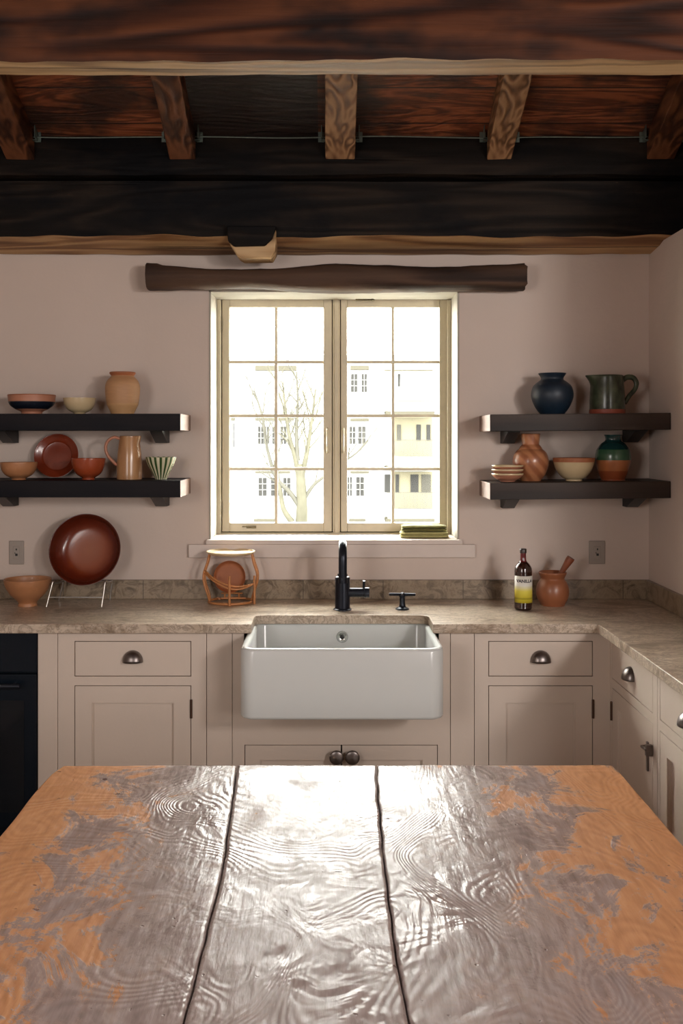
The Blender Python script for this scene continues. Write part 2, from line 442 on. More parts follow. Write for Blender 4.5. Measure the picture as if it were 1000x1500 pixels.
def lathe(bm, prof, n=48, c=(0, 0, 0), fine=True):
    """prof: (r, z[, material]) from outside bottom round to inside bottom; material applies to the span that starts there"""
    rings = []
    for p in prof:
        r, z = p[0], p[1]
        if r < 1e-5: rings.append([bm.verts.new((c[0], c[1], c[2] + z))])
        else: rings.append([bm.verts.new((c[0] + r * math.cos(2 * PI * k / n), c[1] + r * math.sin(2 * PI * k / n), c[2] + z)) for k in range(n)])
    for i in range(len(prof) - 1):
        mi = prof[i][2] if len(prof[i]) > 2 else 0
        a, b = rings[i], rings[i + 1]
        for k in range(n):
            k2 = (k + 1) % n
            if len(a) == 1 and len(b) == 1: continue
            if len(a) == 1: f = bm.faces.new((a[0], b[k2], b[k]))
            elif len(b) == 1: f = bm.faces.new((a[k], a[k2], b[0]))
            else: f = bm.faces.new((a[k], a[k2], b[k2], b[k]))
            f.material_index = mi


def spline_prof(pts, n=5):
    """smooth an outline of (r,z,mat) control points"""
    out = []
    N = len(pts)
    for i in range(N - 1):
        a, b, c, d = pts[max(i - 1, 0)], pts[i], pts[i + 1], pts[min(i + 2, N - 1)]
        for k in range(n):
            t = k / n; v = []
            for j in (0, 1):
                v.append(.5 * (2 * b[j] + (c[j] - a[j]) * t + (2 * a[j] - 5 * b[j] + 4 * c[j] - d[j]) * t * t + (3 * b[j] - a[j] - 3 * c[j] + d[j]) * t ** 3))
            out.append((max(v[0], 0.0), v[1], b[2] if len(b) > 2 else 0))
    out.append(pts[-1])
    return out


def rrect(hx, hy, r, n=6):
    pts = []
    r = max(r, 1e-4)
    for cx, cy, a0 in ((hx - r, hy - r, 0), (-hx + r, hy - r, PI / 2), (-hx + r, -hy + r, PI), (hx - r, -hy + r, 1.5 * PI)):
        for k in range(n + 1):
            a = a0 + PI / 2 * k / n; pts.append((cx + r * math.cos(a), cy + r * math.sin(a)))
    return pts


def rings_loft(bm, rings, mi=0, cap0=True, cap1=True):
    vs = [[bm.verts.new(p) for p in r] for r in rings]
    n = len(vs[0])
    for a, b in zip(vs, vs[1:]):
        for k in range(n):
            f = bm.faces.new((a[k], a[(k + 1) % n], b[(k + 1) % n], b[k])); f.material_index = mi
    if cap0: bm.faces.new(vs[0][::-1]).material_index = mi
    if cap1: bm.faces.new(vs[-1]).material_index = mi
    return vs


def extrude_poly(bm, pts, axis, a0, a1, mi=0):
    """pts 2D in the plane perpendicular to axis (0: y,z  1: x,z  2: x,y)"""
    def P(p, a):
        return (a, p[0], p[1]) if axis == 0 else ((p[0], a, p[1]) if axis == 1 else (p[0], p[1], a))
    lo = [bm.verts.new(P(p, a0)) for p in pts]; hi = [bm.verts.new(P(p, a1)) for p in pts]
    n = len(pts)
    bm.faces.new(lo[::-1]).material_index = mi; bm.faces.new(hi).material_index = mi
    for k in range(n): bm.faces.new((lo[k], lo[(k + 1) % n], hi[(k + 1) % n], hi[k])).material_index = mi


def hewn(bm, prof, mats, a0, a1, axis=0, segs=90, amp=.012, freq=1.6, seed=0, edge=None):
    """rough beam: profile polygon swept along an axis, each corner wandering with its own noise"""
    rings = []
    for i in range(segs + 1):
        a = a0 + (a1 - a0) * i / segs
        ring = []
        for k, p in enumerate(prof):
            am = amp * (edge[k] if edge else 1)
            n1 = noise.noise(Vector((a * freq, k * 7.3 + seed, 1.1))) + .45 * noise.noise(Vector((a * freq * 5, k * 3.1 + seed, 4)))
            n2 = noise.noise(Vector((a * freq, k * 7.3 + seed, 9.7))) + .45 * noise.noise(Vector((a * freq * 5, k * 3.1 + seed, 8)))
            q = (p[0] + n1 * am * .6, p[1] + n2 * am)
            ring.append((a, q[0], q[1]) if axis == 0 else (q[0], a, q[1]))
        rings.append([bm.verts.new(v) for v in ring])
    n = len(prof)
    for a, b in zip(rings, rings[1:]):
        for k in range(n): bm.faces.new((a[k], a[(k + 1) % n], b[(k + 1) % n], b[k])).material_index = mats[k]
    bm.faces.new(rings[0][::-1]).material_index = mats[0]; bm.faces.new(rings[-1]).material_index = mats[0]


# ------------------------------------------------------------------ room shell
YW = 4.29                      # back wall plane
XR, XL = 1.367, -1.80
WX0, WX1, WZ0, WZ1 = -.538, .545, 1.166, 2.245
def zc(y): return 2.83 + (3.99 - y) * .44        # sloped ceiling
bm = bmesh.new()
box(bm, XL - .1, WX0, YW, YW + .42, 0, 4.5); box(bm, WX1, 3.1, YW, YW + .42, 0, 4.5)
box(bm, WX0, WX1, YW, YW + .42, 0, WZ0 - .02); box(bm, WX0, WX1, YW, YW + .42, WZ1, 4.5)
struct(obj('wall_back', bm, M['wall']))
struct(obj('wall_right', B(XR, XR + .12, 2.55, YW, 0, 2.425), M['wall']))
struct(obj('wall_left', B(XL - .1, XL, -2.7, YW, 0, 4.5), M['wall']))
bm = bmesh.new(); box(bm, XR + .12, 3.1, 2.55, 2.65, 0, 4.5); struct(obj('wall_return', bm, M['wall']))
struct(obj('wall_far_right', B(3.0, 3.1, -2.7, YW, 0, 4.5), M['wall']))
struct(obj('wall_front', B(XL - .1, 3.1, -2.8, -2.7, 0, 4.5), M['wall']))
struct(obj('floor', B(XL - .1, 3.1, -2.8, YW + .4, -.1, 0), M['floor']))
bm = bmesh.new()
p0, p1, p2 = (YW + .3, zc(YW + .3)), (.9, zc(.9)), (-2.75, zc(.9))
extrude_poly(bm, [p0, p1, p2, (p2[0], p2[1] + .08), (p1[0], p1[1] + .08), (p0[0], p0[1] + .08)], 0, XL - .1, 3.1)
struct(obj('ceiling', bm, M['ceiling']), 'reddish and near-black ceiling boards running between the joists')
# reveal lining + sill
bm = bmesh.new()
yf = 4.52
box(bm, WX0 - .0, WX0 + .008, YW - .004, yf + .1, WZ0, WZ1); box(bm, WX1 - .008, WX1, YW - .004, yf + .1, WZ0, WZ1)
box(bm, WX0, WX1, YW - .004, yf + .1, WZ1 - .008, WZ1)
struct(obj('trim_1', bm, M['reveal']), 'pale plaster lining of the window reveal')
struct(obj('trim_2', B(WX0 - .012, WX1 + .012, YW - .026, yf + .1, WZ0 - .02, WZ0), M['white_trim'], bevel=.004), 'white window sill')
ax0, az0 = wp(276, 817, 4.27); ax1, _ = wp(696, 817, 4.27)
struct(obj('trim_3', B(ax0, ax1, YW - .022, YW, az0, WZ0 - .02), M['white_trim'], bevel=.003), 'long white apron board under the window sill')

# ------------------------------------------------------------------ window
def W(px, py, D=yf): return wp(px, py, D)
win = bpy.data.objects.new('window_1', None); COL.objects.link(win); win.location = (0, yf, WZ0); struct(win, 'cream casement window with two eight-pane sashes')
def sub(bm):
    bmesh.ops.translate(bm, verts=bm.verts, vec=(0, -yf, -WZ0)); return bm
x0, x1 = WX0 + .008, WX1 - .008
xa, zt = W(325, 434); xb, zb = W(656, 779); xm0, _ = W(486, 0); xm1, _ = W(499, 0)
bm = bmesh.new()
box(bm, x0, xa - .004, yf, yf + .07, WZ0, WZ1 - .008); box(bm, xb + .004, x1, yf, yf + .07, WZ0, WZ1 - .008)
box(bm, xa - .004, xb + .004, yf, yf + .07, WZ0, zb - .004); box(bm, xa - .004, xb + .004, yf, yf + .07, zt + .004, WZ1 - .008)
box(bm, xm0 + .004, xm1 - .004, yf, yf + .07, zb - .004, zt + .004)
for ga, gb in ((xa - .006, xa + .010), (xm0 - .010, xm0 + .008), (xm1 - .008, xm1 + .010), (xb - .010, xb + .006)): box(bm, ga, gb, yf + .0505, yf + .07, zb - .006, zt + .006)
for za_, zb_ in ((zb - .006, zb + .010), (zt - .010, zt + .006)): box(bm, xa, xb, yf + .0505, yf + .07, za_, zb_)
# stop beads
box(bm, x0, x0 + .018, yf - .014, yf, WZ0, WZ1 - .008); box(bm, x1 - .018, x1, yf - .014, yf, WZ0, WZ1 - .008)
cxm = (xm0 + xm1) / 2; box(bm, cxm - .008, cxm + .008, yf - .012, yf, zb - .004, zt + .004)
obj('window_frame', sub(bm), M['cream'], win, bevel=.003)
obj('window_seal', sub(B(xa - .004, xb + .004, yf + .03, yf + .036, zb - .004, zb - .001)), M['creamdark'], win)
for side, (sx0, sx1, gx0, gx1, gm) in enumerate(((xa, xm0, W(336, 0)[0], W(473.5, 0)[0], W(404, 0)[0]), (xm1, xb, W(508.5, 0)[0], W(643.5, 0)[0], W(575.5, 0)[0]))):
    gz1, gz0 = W(0, 450)[1], W(0, 766)[1]
    bm = bmesh.new()
    ya, yb = yf + .004, yf + .05
    box(bm, sx0, gx0, ya, yb, zb, zt); box(bm, gx1, sx1, ya, yb, zb, zt)
    box(bm, gx0, gx1, ya, yb, zb, gz0); box(bm, gx0, gx1, ya, yb, gz1, zt)
    s = obj('sash', sub(bm), M['cream'], win, bevel=.003)
    bm = bmesh.new(); mw = .0065
    box(bm, gm - mw, gm + mw, ya + .006, yb - .006, gz0, gz1)
    for py in (530, 609, 687):
        z = W(0, py)[1]; box(bm, gx0, gx1, ya + .007, yb - .007, z - mw, z + mw)
    obj('muntin_bars', sub(bm), M['cream'], s)
    zs = [gz0] + [W(0, q)[1] for q in (687, 609, 530)] + [gz1]
    for i in range(4):
        for (u0, u1) in ((gx0, gm), (gm, gx1)):
            obj('pane', sub(B(u0 + .001, u1 - .001, yf + .026, yf + .030, zs[i] + .001, zs[i + 1] - .001)), M['glass'], s)
    # handle
    hx = W(479.5 if side == 0 else 502.5, 0)[0]; z0, z1 = W(0, 663)[1], W(0, 627)[1]
    bm = bmesh.new()
    tube(bm, smoothpts([(hx, yf + .004, z0), (hx, yf - .022, z0 + .012), (hx, yf - .026, (z0 + z1) / 2), (hx, yf - .022, z1 - .012), (hx, yf + .004, z1)], 5), .0045, 8)
    box(bm, hx - .009, hx + .009, yf + .0, yf + .005, z1 - .03, z1 + .008); box(bm, hx - .007, hx + .007, yf + .0, yf + .005, z0 - .006, z0 + .012)
    obj('casement_handle', sub(bm), M['cream'], s, smooth=True)
    for py in (475, 745):
        hz = W(0, py)[1]; ex = sx0 - .002 if side == 0 else sx1 + .002
        bm = bmesh.new(); tube(bm, [(ex, yf - .004, hz - .035), (ex, yf - .004, hz + .035)], .004, 8)
        obj('hinge', sub(bm), M['brass'], s, smooth=True)
# stay plate hanging at the top, winder plate at the bottom
hx, hz = W(534, 439)
bm = bmesh.new(); box(bm, hx - .042, hx + .042, yf - .022, yf - .004, hz - .007, hz + .007); tube(bm, [(hx, yf - .012, hz), (hx, yf - .012, WZ1 - .01)], .003, 6)
tube(bm, [(hx + .028, yf - .022, hz - .001), (hx + .04, yf - .03, hz - .004)], .004, 6)
obj('catch_plate', sub(bm), M['brass'], win, bevel=.002)
for px in (368, 618):
    hx, hz = W(px, 772)
    bm = bmesh.new(); box(bm, hx - .022, hx + .022, yf - .005, yf + .004, hz - .006, hz + .006)
    tube(bm, smoothpts([(hx + .01, yf - .008, hz), (hx - .01, yf - .016, hz + .004), (hx - .04, yf - .012, hz + .003)], 4), .003, 6)
    obj('window_winder', sub(bm), M['brass'], win)

# folded cloths on the sill
def cloth(name, px0, px1, D, z, h, depth, mat, label, cat='cloth'):
    a, b = wp(px0, 0, D)[0], wp(px1, 0, D)[0]
    cx = (a + b) / 2; hx = (b - a) / 2
    bm = bmesh.new()
    nl = 2; t = h / nl
    for i in range(nl):
        sec = []
        zz = i * t
        prof = [(-depth / 2, zz + t * .15), (-depth / 2 - .004, zz + t * .5), (-depth / 2, zz + t * .9), (-depth / 4, zz + t), (depth / 4, zz + t), (depth / 2, zz + t * .9), (depth / 2 + .003, zz + t * .5), (depth / 2, zz + t * .12), (depth / 4, zz), (-depth / 4, zz)]
        rr = []
        for k in range(13):
            x = -hx + 2 * hx * k / 12
            e = 1 - .25 * (abs(k - 6) / 6) ** 6
            rr.append([(x, p[0] * e + .002 * noise.noise(Vector((x * 20, i, 3))), zz + (p[1] - zz) * e + .0015 * noise.noise(Vector((x * 30, p[0] * 20, i)))) for p in prof])
        rings_loft(bm, rr)
    o = obj(name, bm, mat, smooth=60, loc=(cx, D, z))
    tag(o, label, cat)
    return o
cloth('folded_cloth', 586, 655, 4.38, WZ0 + .002, .026, .11, M['cloth_pale'], 'pale green folded cloth at the bottom of the pile on the window sill')
cloth('folded_cloth', 588, 652, 4.38, WZ0 + .030, .026, .10, M['cloth_green'], 'darker olive folded cloth on top of the pile on the window sill')

# ------------------------------------------------------------------ beams
def hb(name, prof, mats, mlist, a0, a1, label, cat='beam', **k):
    bm = bmesh.new(); hewn(bm, prof, mats, a0, a1, **k)
    return tag(obj(name, bm, mlist, smooth=35), label, cat)
# near tie beam: profile (y, z) from front-bottom backwards
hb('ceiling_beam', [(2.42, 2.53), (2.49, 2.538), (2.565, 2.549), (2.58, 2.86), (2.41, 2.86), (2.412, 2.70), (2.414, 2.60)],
   [1, 1, 0, 0, 0, 0, 0], [M['beam_near'], M['wane_lit']], XL, 3.0, 'nearest reddish brown hewn ceiling beam with underside coloured as if lit', axis=0, segs=170, amp=.012, freq=1.7, seed=3, edge=[1.2, .3, .6, 1, 1, 1, 1])
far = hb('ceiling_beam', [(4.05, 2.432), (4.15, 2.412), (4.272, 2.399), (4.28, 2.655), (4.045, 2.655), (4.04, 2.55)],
   [1, 1, 0, 0, 0, 0], [M['beam_far'], M['wane_lit_brown']], XL, 3.0, 'thick near-black beam lying against the wall just above the window', segs=220, amp=.013, freq=1.3, seed=11, edge=[1.3, .4, .8, .3, .3, 1])
bx0, bz0 = wp(334, 380, 4.06); bx1, bz1 = wp(405, 349, 4.06)
bm = bmesh.new()
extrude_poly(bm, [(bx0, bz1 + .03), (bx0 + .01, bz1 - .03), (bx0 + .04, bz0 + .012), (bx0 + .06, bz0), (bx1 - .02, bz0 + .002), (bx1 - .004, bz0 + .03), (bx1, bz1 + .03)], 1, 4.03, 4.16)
obj('block', bm, M['wane_lit'], far, bevel=.006)
bm = bmesh.new()
extrude_poly(bm, [(bx0 - .002, bz1 + .04), (bx0 + .004, bz1 - .02), (bx0 + .03, bz0 + .045), (bx1 - .045, bz0 + .048), (bx1 - .015, bz1 - .01), (bx1 + .002, bz1 + .04)], 1, 4.012, 4.05)
obj('block_cap', bm, M['beam_far'], far, bevel=.005)
hb('wall_plate', [(4.0, 2.668), (4.12, 2.668), (4.28, 2.668), (4.28, 2.70), (4.0, 2.825), (3.995, 2.75)],
   [0] * 6, [M['beam_far']], XL, 3.0, 'dark upper beam that the joists run into', segs=180, amp=.008, freq=1.9, seed=23, edge=[1, .2, .2, .2, .2, 1])
# sloping joists: bottom z 2.727 at y=4.0
def joist(x, w, label, mats, grp=None):
    t = thing('ceiling_joist', label, 'joist', (x, 3.99, 2.727), 0)
    bm = bmesh.new(); L = 3.0; n = 60; rings = []
    for i in range(n + 1):
        s = L * i / n; y = -s; z = s * .44
        j = [.006 * noise.noise(Vector((s * 3, x * 5 + k, 2))) for k in range(4)]
        rings.append([(-w / 2 + j[0], y, z + j[1]), (w / 2 + j[2], y, z + j[3]), (w / 2 + j[2], y, z + .115), (-w / 2 + j[0], y, z + .115)])
    vs = [[bm.verts.new(p) for p in r] for r in rings]
    for a, b in zip(vs, vs[1:]):
        for k in range(4): bm.faces.new((a[k], a[(k + 1) % 4], b[(k + 1) % 4], b[k]))
    bm.faces.new(vs[0]); bm.faces.new(vs[-1][::-1])
    obj('joist_timber', bm, mats, t, bevel=.004)
    for sg in (-1, 1):
        bm = bmesh.new(); xx = sg * (w / 2 + .018)
        box(bm, xx - .012, xx + .012, -.012, -.006, .068, .13); box(bm, xx - .002 * sg - .0015, xx - .002 * sg + .0015, -.05, -.008, .075, .13)
        box(bm, min(sg * w / 2, xx), max(sg * w / 2, xx), -.03, -.008, .07, .074)
        tube(bm, [(xx + .006, -.018, .10), (xx + .006, -.006, .10)], .004, 6); tube(bm, [(xx + .006, -.018, .12), (xx + .006, -.006, .12)], .004, 6)
        obj('joist_bracket', bm, M['galv'], t)
    return t
joist(-1.262, .115, 'ceiling joist cut by the left edge of the picture', M['joist_dark'])
joist(-.607, .105, 'dark brown ceiling joist left of the pale middle joist', M['joist_dark'])
joist(.028, .118, 'pale strongly figured middle ceiling joist above the window', M['joist'])
joist(.668, .100, 'figured ceiling joist between the middle one and the rightmost', M['joist'])
joist(1.318, .115, 'ceiling joist nearest the right-hand wall', M['joist_dark'])
# cable
bm = bmesh.new(); pts = []
for i in range(100):
    x = -1.5 + 2.8 * i / 99; pts.append((x, 3.972, 2.813 + .006 * noise.noise(Vector((x * 2.5, 0, 0)))))
tube(bm, pts, .0028, 6); tag(obj('cable', bm, M['galv'], smooth=True), 'thin cable strung along the top of the dark upper beam between joists', 'cable')

# lintel log
bm = bmesh.new(); lx0 = wp(216, 0, 4.2)[0]; lx1 = wp(768, 0, 4.2)[0]; rings = []
N = 70
for i in range(N + 1):
    t = i / N; x = lx0 + (lx1 - lx0) * t
    ztop = 2.343 - .028 * math.sin(PI * min(t * 1.6, 1)) + .032 * math.exp(-((t - .52) / .13) ** 2)
    ztop = 2.345 - .024 * (t < .5) * math.sin(PI * min(t * 2, 1)) - .012 * (t >= .5) * math.sin(PI * (t - .5) * 2)
    zbot = 2.232 + .008 * math.sin(6 * t + 1) - .004 * math.cos(13 * t)
    if t < .03: ztop += .006
    cz = (ztop + zbot) / 2; hz = (ztop - zbot) / 2; ring = []
    for k in range(20):
        a = 2 * PI * k / 20
        ca, sa = math.cos(a), math.sin(a)
        y = 4.215 + .073 * math.copysign(abs(ca) ** .7, ca); z = cz + hz * math.copysign(abs(sa) ** .75, sa)
        nn = .006 * noise.noise(Vector((x * 4, ca * 1.5, sa * 1.5))) + .003 * noise.noise(Vector((x * 18, ca * 4, sa * 4)))
        ex = 0
        if i == 0: ex = .008 * noise.noise(Vector((ca * 3, sa * 3, 1)))
        if i == N: ex = .012 * noise.noise(Vector((ca * 3, sa * 3, 5)))
        ring.append((x + ex, min(y + nn, 4.288), z + nn))
    rings.append(ring)
rings_loft(bm, rings)
tag(obj('lintel_log', bm, M['lintel'], smooth=50), 'rough dark wooden log fixed to the wall over the window', 'lintel')

# ------------------------------------------------------------------ worktop
CF, CZ = 3.70, .91; CT = .035; RXF = .99
cut0, cut1, cutb = -.306, .373, 3.888
pts = [(XL, CF), (cut0, CF)]
r = .035
for k in range(7):
    a = PI - PI / 2 * k / 6; pts.append((cut0 + r + r * math.cos(a), cutb - r + r * math.sin(a)))
for k in range(7):
    a = PI / 2 - PI / 2 * k / 6; pts.append((cut1 - r + r * math.cos(a), cutb - r + r * math.sin(a)))
pts += [(cut1, CF), (RXF, CF), (RXF, 2.59), (XR, 2.59), (XR, YW), (XL, YW)]
bm = bmesh.new(); extrude_poly(bm, pts, 2, CZ - CT, CZ)
bmesh.ops.triangulate(bm, faces=[f for f in bm.faces if len(f.verts) > 4])
wt = thing('worktop', 'mottled brown stone worktop turning the corner and cut away around the white sink', 'worktop', (0, 0, 0))
obj('stone_slab', bm, M['worktop'], wt, bevel=.003)
UZ = .992
tag(obj('upstand', B(XL, XR, YW - .02, YW, CZ, UZ), M['upstand'], bevel=.002), 'long mottled stone upstand along the back wall behind the worktop', 'upstand')
tag(obj('upstand', B(XR - .02, XR, 2.59, YW - .02, CZ, UZ), M['upstand'], bevel=.002), 'short mottled stone upstand on the right-hand wall', 'upstand')

# ------------------------------------------------------------------ cabinets
CBF = 3.73
def face_cells(W_, z0, z1, openings):
    xs = sorted({0, W_, *[o[0] for o in openings], *[o[1] for o in openings]}); zs = sorted({z0, z1, *[o[2] for o in openings], *[o[3] for o in openings]})
    cells = []
    for zi in range(len(zs) - 1):
        run = None
        for xi in range(len(xs) - 1):
            cx, cz = (xs[xi] + xs[xi + 1]) / 2, (zs[zi] + zs[zi + 1]) / 2
            solid = not any(o[0] < cx < o[1] and o[2] < cz < o[3] for o in openings)
            if solid and run is None: run = xs[xi]
            if not solid and run is not None: cells.append((run, xs[xi], zs[zi], zs[zi + 1])); run = None
        if run is not None: cells.append((run, W_, zs[zi], zs[zi + 1]))
    return cells

def cup(parent, x, z, w=.072, y=0):
    bm = bmesh.new(); Wd, Hh, Dp = w / 2, .042, .030
    nu, nv = 20, 8; g = []
    for i in range(nu + 1):
        th = PI * i / nu; row = []
        for j in range(nv + 1):
            ph = PI / 2 * j / nv
            row.append(bm.verts.new((x - Wd * math.cos(th), y - Dp * (math.sin(th) ** .8) * math.sin(ph) - .001, z + Hh * (math.sin(th) ** .85) * math.cos(ph) if j < nv else z)))
        g.append(row)
    for i in range(nu):
        for j in range(nv):
            try: bm.faces.new((g[i][j], g[i + 1][j], g[i + 1][j + 1], g[i][j + 1]))
            except ValueError: pass
    bmesh.ops.remove_doubles(bm, verts=bm.verts, dist=.0004)
    o = obj('cup_handle', bm, M['pewter'], parent, smooth=60)
    md = o.modifiers.new('thick', 'SOLIDIFY'); md.thickness = .0025; md.offset = 1
    return o

def knob(parent, x, z, y=0):
    bm = bmesh.new()
    lathe(bm, spline_prof([(.0, 0), (.012, 0), (.009, .006), (.008, .014), (.019, .019), (.027, .028), (.024, .037), (.0, .042)], 4), 24)
    bmesh.ops.rotate(bm, verts=bm.verts, cent=(0, 0, 0), matrix=Matrix.Rotation(PI / 2, 3, 'X'))
    bmesh.ops.translate(bm, verts=bm.verts, vec=(x, y, z))
    return obj('knob', bm, M['pewter'], parent, smooth=True)

def cabinet(label, W_, depth, drawers, doors, loc, rz, top=CZ - CT, hingeside=None, grp='painted base cabinets', extra=()):
    t = thing('base_cabinet', label, 'cabinet', loc, rz, grp)
    ops = [d for d in drawers] + [d[:4] for d in doors] + list(extra)
    bm = bmesh.new()
    for c in face_cells(W_, .1, top, ops): box(bm, c[0], c[1], 0, .022, c[2], c[3])
    bmesh.ops.remove_doubles(bm, verts=bm.verts, dist=1e-5)
    obj('face_frame', bm, M['cab'], t)
    bm = bmesh.new()
    tt = .018
    ctop = min(top, extra[0][2]) if extra else top
    box(bm, .001, tt, .022, depth, .1, ctop); box(bm, W_ - tt, W_ - .001, .022, depth, .1, ctop); box(bm, tt, W_ - tt, depth - .01, depth, .1, ctop); box(bm, tt, W_ - tt, .022, depth - .01, .1, .118)
    box(bm, tt, W_ - tt, .06, depth - .01, ctop - .02, ctop - .002)
    obj('carcass', bm, M['cabin'], t)
    obj('plinth', B(.001, W_ - .001, .05, .066, 0, .1), M['cab'], t)
    g = .0028
    for d in drawers:
        o = obj('drawer', B(d[0] + g, d[1] - g, .0, .02, d[2] + g, d[3] - g), M['cab'], t, bevel=.0012)
        bm = bmesh.new(); box(bm, d[0] + .02, d[1] - .02, .02, min(depth - .03, .4), d[2] + .01, d[3] - .03); obj('drawer_box', bm, M['cabin'], o)
        cup(o, (d[0] + d[1]) / 2, (d[2] + d[3]) / 2 - .012)
    for d in doors:
        a, b, c, e = d[0] + g, d[1] - g, d[2] + g, d[3] - g; fw = .063 if d[1] - d[0] > .38 else .055
        bm = bmesh.new()
        box(bm, a, a + fw, 0, .02, c, e); box(bm, b - fw, b, 0, .02, c, e); box(bm, a + fw, b - fw, 0, .02, c, c + fw); box(bm, a + fw, b - fw, 0, .02, e - fw, e)
        bead = .004
        for q in ((a + fw, a + fw + bead, c + fw, e - fw), (b - fw - bead, b - fw, c + fw, e - fw)): box(bm, q[0], q[1], .006, .019, q[2], q[3])
        for q in ((c + fw, c + fw + bead), (e - fw - bead, e - fw)): box(bm, a + fw + bead, b - fw - bead, .006, .019, q[0], q[1])
        box(bm, a + fw, b - fw, .0145, .019, c + fw, e - fw)
        o = obj('door', bm, M['cab'], t)
        hs = d[4]
        if hs:
            hx = a - g if hs == 'L' else b + g
            for hz in (e - .085, c + .085):
                bm = bmesh.new(); tube(bm, [(hx, -.003, hz - .035), (hx, -.003, hz + .035)], .0048, 8); box(bm, hx - .004, hx + .004, -.001, .01, hz - .033, hz + .033)
                obj('hinge', bm, M['hinge'], o)
        if d[5] == 'knobL': knob(o, a + .038, e - .036)
        if d[5] == 'knobR': knob(o, b - .016, e - .036)
        if d[5] == 'latch':
            bm = bmesh.new(); lx, lz = b - .045, e - .105
            box(bm, lx - .007, lx + .007, -.006, 0, lz - .06, lz + .035); tube(bm, [(lx, -.004, lz + .02), (lx, -.022, lz + .02), (lx + .05, -.022, lz + .024)], .005, 8); box(bm, lx + .040, lx + .056, -.024, -.004, lz + .005, lz + .04)
            obj('latch', bm, M['pewter'], o)
    return t
def LX(px): return (px - CX) * CBF / F
def LZ(py): return HC - (py - CY) * CBF / F
dz0, dz1, oz1 = LZ(991), LZ(939), LZ(1004)
xA = LX(85); xB = LX(302)
cabinet('cream painted cabinet with one drawer between the oven and the sink', xB - xA, .55, [(LX(109) - xA, LX(280) - xA, dz0, dz1)], [(LX(109) - xA, LX(280) - xA, .13, oz1, 'R', None)], (xA, CBF, 0), 0)
xC, xD = LX(340.5), LX(659)
# sink unit with the belfast sink let into its front
SX0, SX1, SZ0, SZ1 = -.325, .386, .627, .874
cabinet('low double-door cabinet directly under the white sink', xD - xC, .55, [], [(LX(358) - xC, LX(500) - xC, .13, LZ(1091), None, 'knobR'), (LX(500) - xC, LX(641) - xC, .13, LZ(1091), None, 'knobL')], (xC, CBF, 0), 0, extra=[(SX0 - .012 - xC, SX1 + .012 - xC, SZ0 - .004, CZ - CT)])
for a, b, lb in ((LX(302.8), LX(339.7), 'narrow plain painted filler panel to the left of the sink'), (LX(659.8), LX(694.2), 'narrow plain painted filler panel to the right of the sink'), (LX(55.5), LX(84.2), 'narrow painted filler panel beside the black oven')):
    bm = bmesh.new(); box(bm, a, b, CBF, CBF + .022, .1, CZ - CT); box(bm, a, b, CBF + .05, CBF + .07, 0, .1); box(bm, a + .008, b - .008, CBF + .022, CBF + .05, .09, CZ - CT)
    tag(obj('filler_panel', bm, M['cab'], bevel=.0012), lb, 'panel', 'painted filler panels')
xE = LX(695)
cabinet('painted cabinet with one drawer filling the back wall right of the sink', 1.042 - xE, .55, [(LX(715) - xE, LX(868) - xE, dz0, dz1)], [(LX(715) - xE, LX(868) - xE, .13, oz1, 'R', None)], (xE, CBF, 0), 0)
DR = 1.367 - 1.042 - .005
cabinet('painted side-wall cabinet next to the inner corner, with a latch on its door', .545, DR, [(.03, .502, dz0, dz1)], [(.03, .502, .13, oz1, 'L', 'latch')], (1.042, CBF, 0), -PI / 2)
cabinet('painted side-wall cabinet nearest the camera, cut by the right edge', .57, DR, [(.022, .54, dz0, dz1)], [(.022, .54, .13, oz1, None, None)], (1.042, CBF - .549, 0), -PI / 2)

# oven
ov = thing('built_in_oven', 'black built-in oven at the left edge, under the worktop', 'oven', (-1.415, CBF, 0))
w = .299
obj('oven_body', B(-w, w, .02, .54, .1, .873), M['oven'], ov)
obj('control_panel', B(-w, w, -.004, .02, LZ(984), .873), M['oven'], ov, bevel=.002)
dr = obj('oven_door', B(-w, w, -.010, .02, .14, LZ(987)), M['oven'], ov, bevel=.003)
obj('glass', B(-w + .045, w - .045, -.0125, -.0095, .20, LZ(1025)), M['oven_glass'], dr)
bm = bmesh.new(); hz = LZ(1001); tube(bm, [(-w + .04, -.045, hz), (w - .05, -.045, hz)], .010, 12)
for q in (-w + .07, w - .08): tube(bm, [(q, -.045, hz), (q, -.01, hz)], .006, 8)
obj('handle', bm, M['black_metal'], dr, smooth=True)
for q in (-.2, -.1, .0):
    bm = bmesh.new(); tube(bm, [(q, -.004, .80), (q, -.024, .80)], [.02, .017], 18); obj('knob', bm, M['oven'], ov, smooth=True)
obj('plinth', B(-w, w, .05, .07, 0, .1), M['oven'], ov)

# ------------------------------------------------------------------ sink
SYF, SYB = 3.43, 3.94
sk = thing('sink', 'large white ceramic farmhouse sink projecting in front of the cabinets', 'sink', ((SX0 + SX1) / 2, (SYF + SYB) / 2, SZ0))
hx, hy = (SX1 - SX0) / 2, (SYB - SYF) / 2; Hs = SZ1 - SZ0
def rg(dx, z, r): return [(p[0], p[1], z) for p in rrect(hx - dx, hy - dx, r, 8)]
bm = bmesh.new()
rings_loft(bm, [rg(.012, 0, .04), rg(.003, .004, .047), rg(0, .012, .05), rg(0, Hs - .012, .05), rg(.002, Hs - .005, .05), rg(.007, Hs - .001, .047), rg(.012, Hs, .045), rg(.020, Hs, .042), rg(.025, Hs - .003, .04), rg(.028, Hs - .010, .038), rg(.030, .06, .036), rg(.036, .042, .04), rg(.06, .032, .05), rg(.16, .026, .05)])
obj('basin', bm, M['sink'], sk, smooth=50)
oz = wp(0, 933, 3.91)[1] - SZ0; ox = wp(501, 0, 3.91)[0] - (SX0 + SX1) / 2; oy = hy - .030
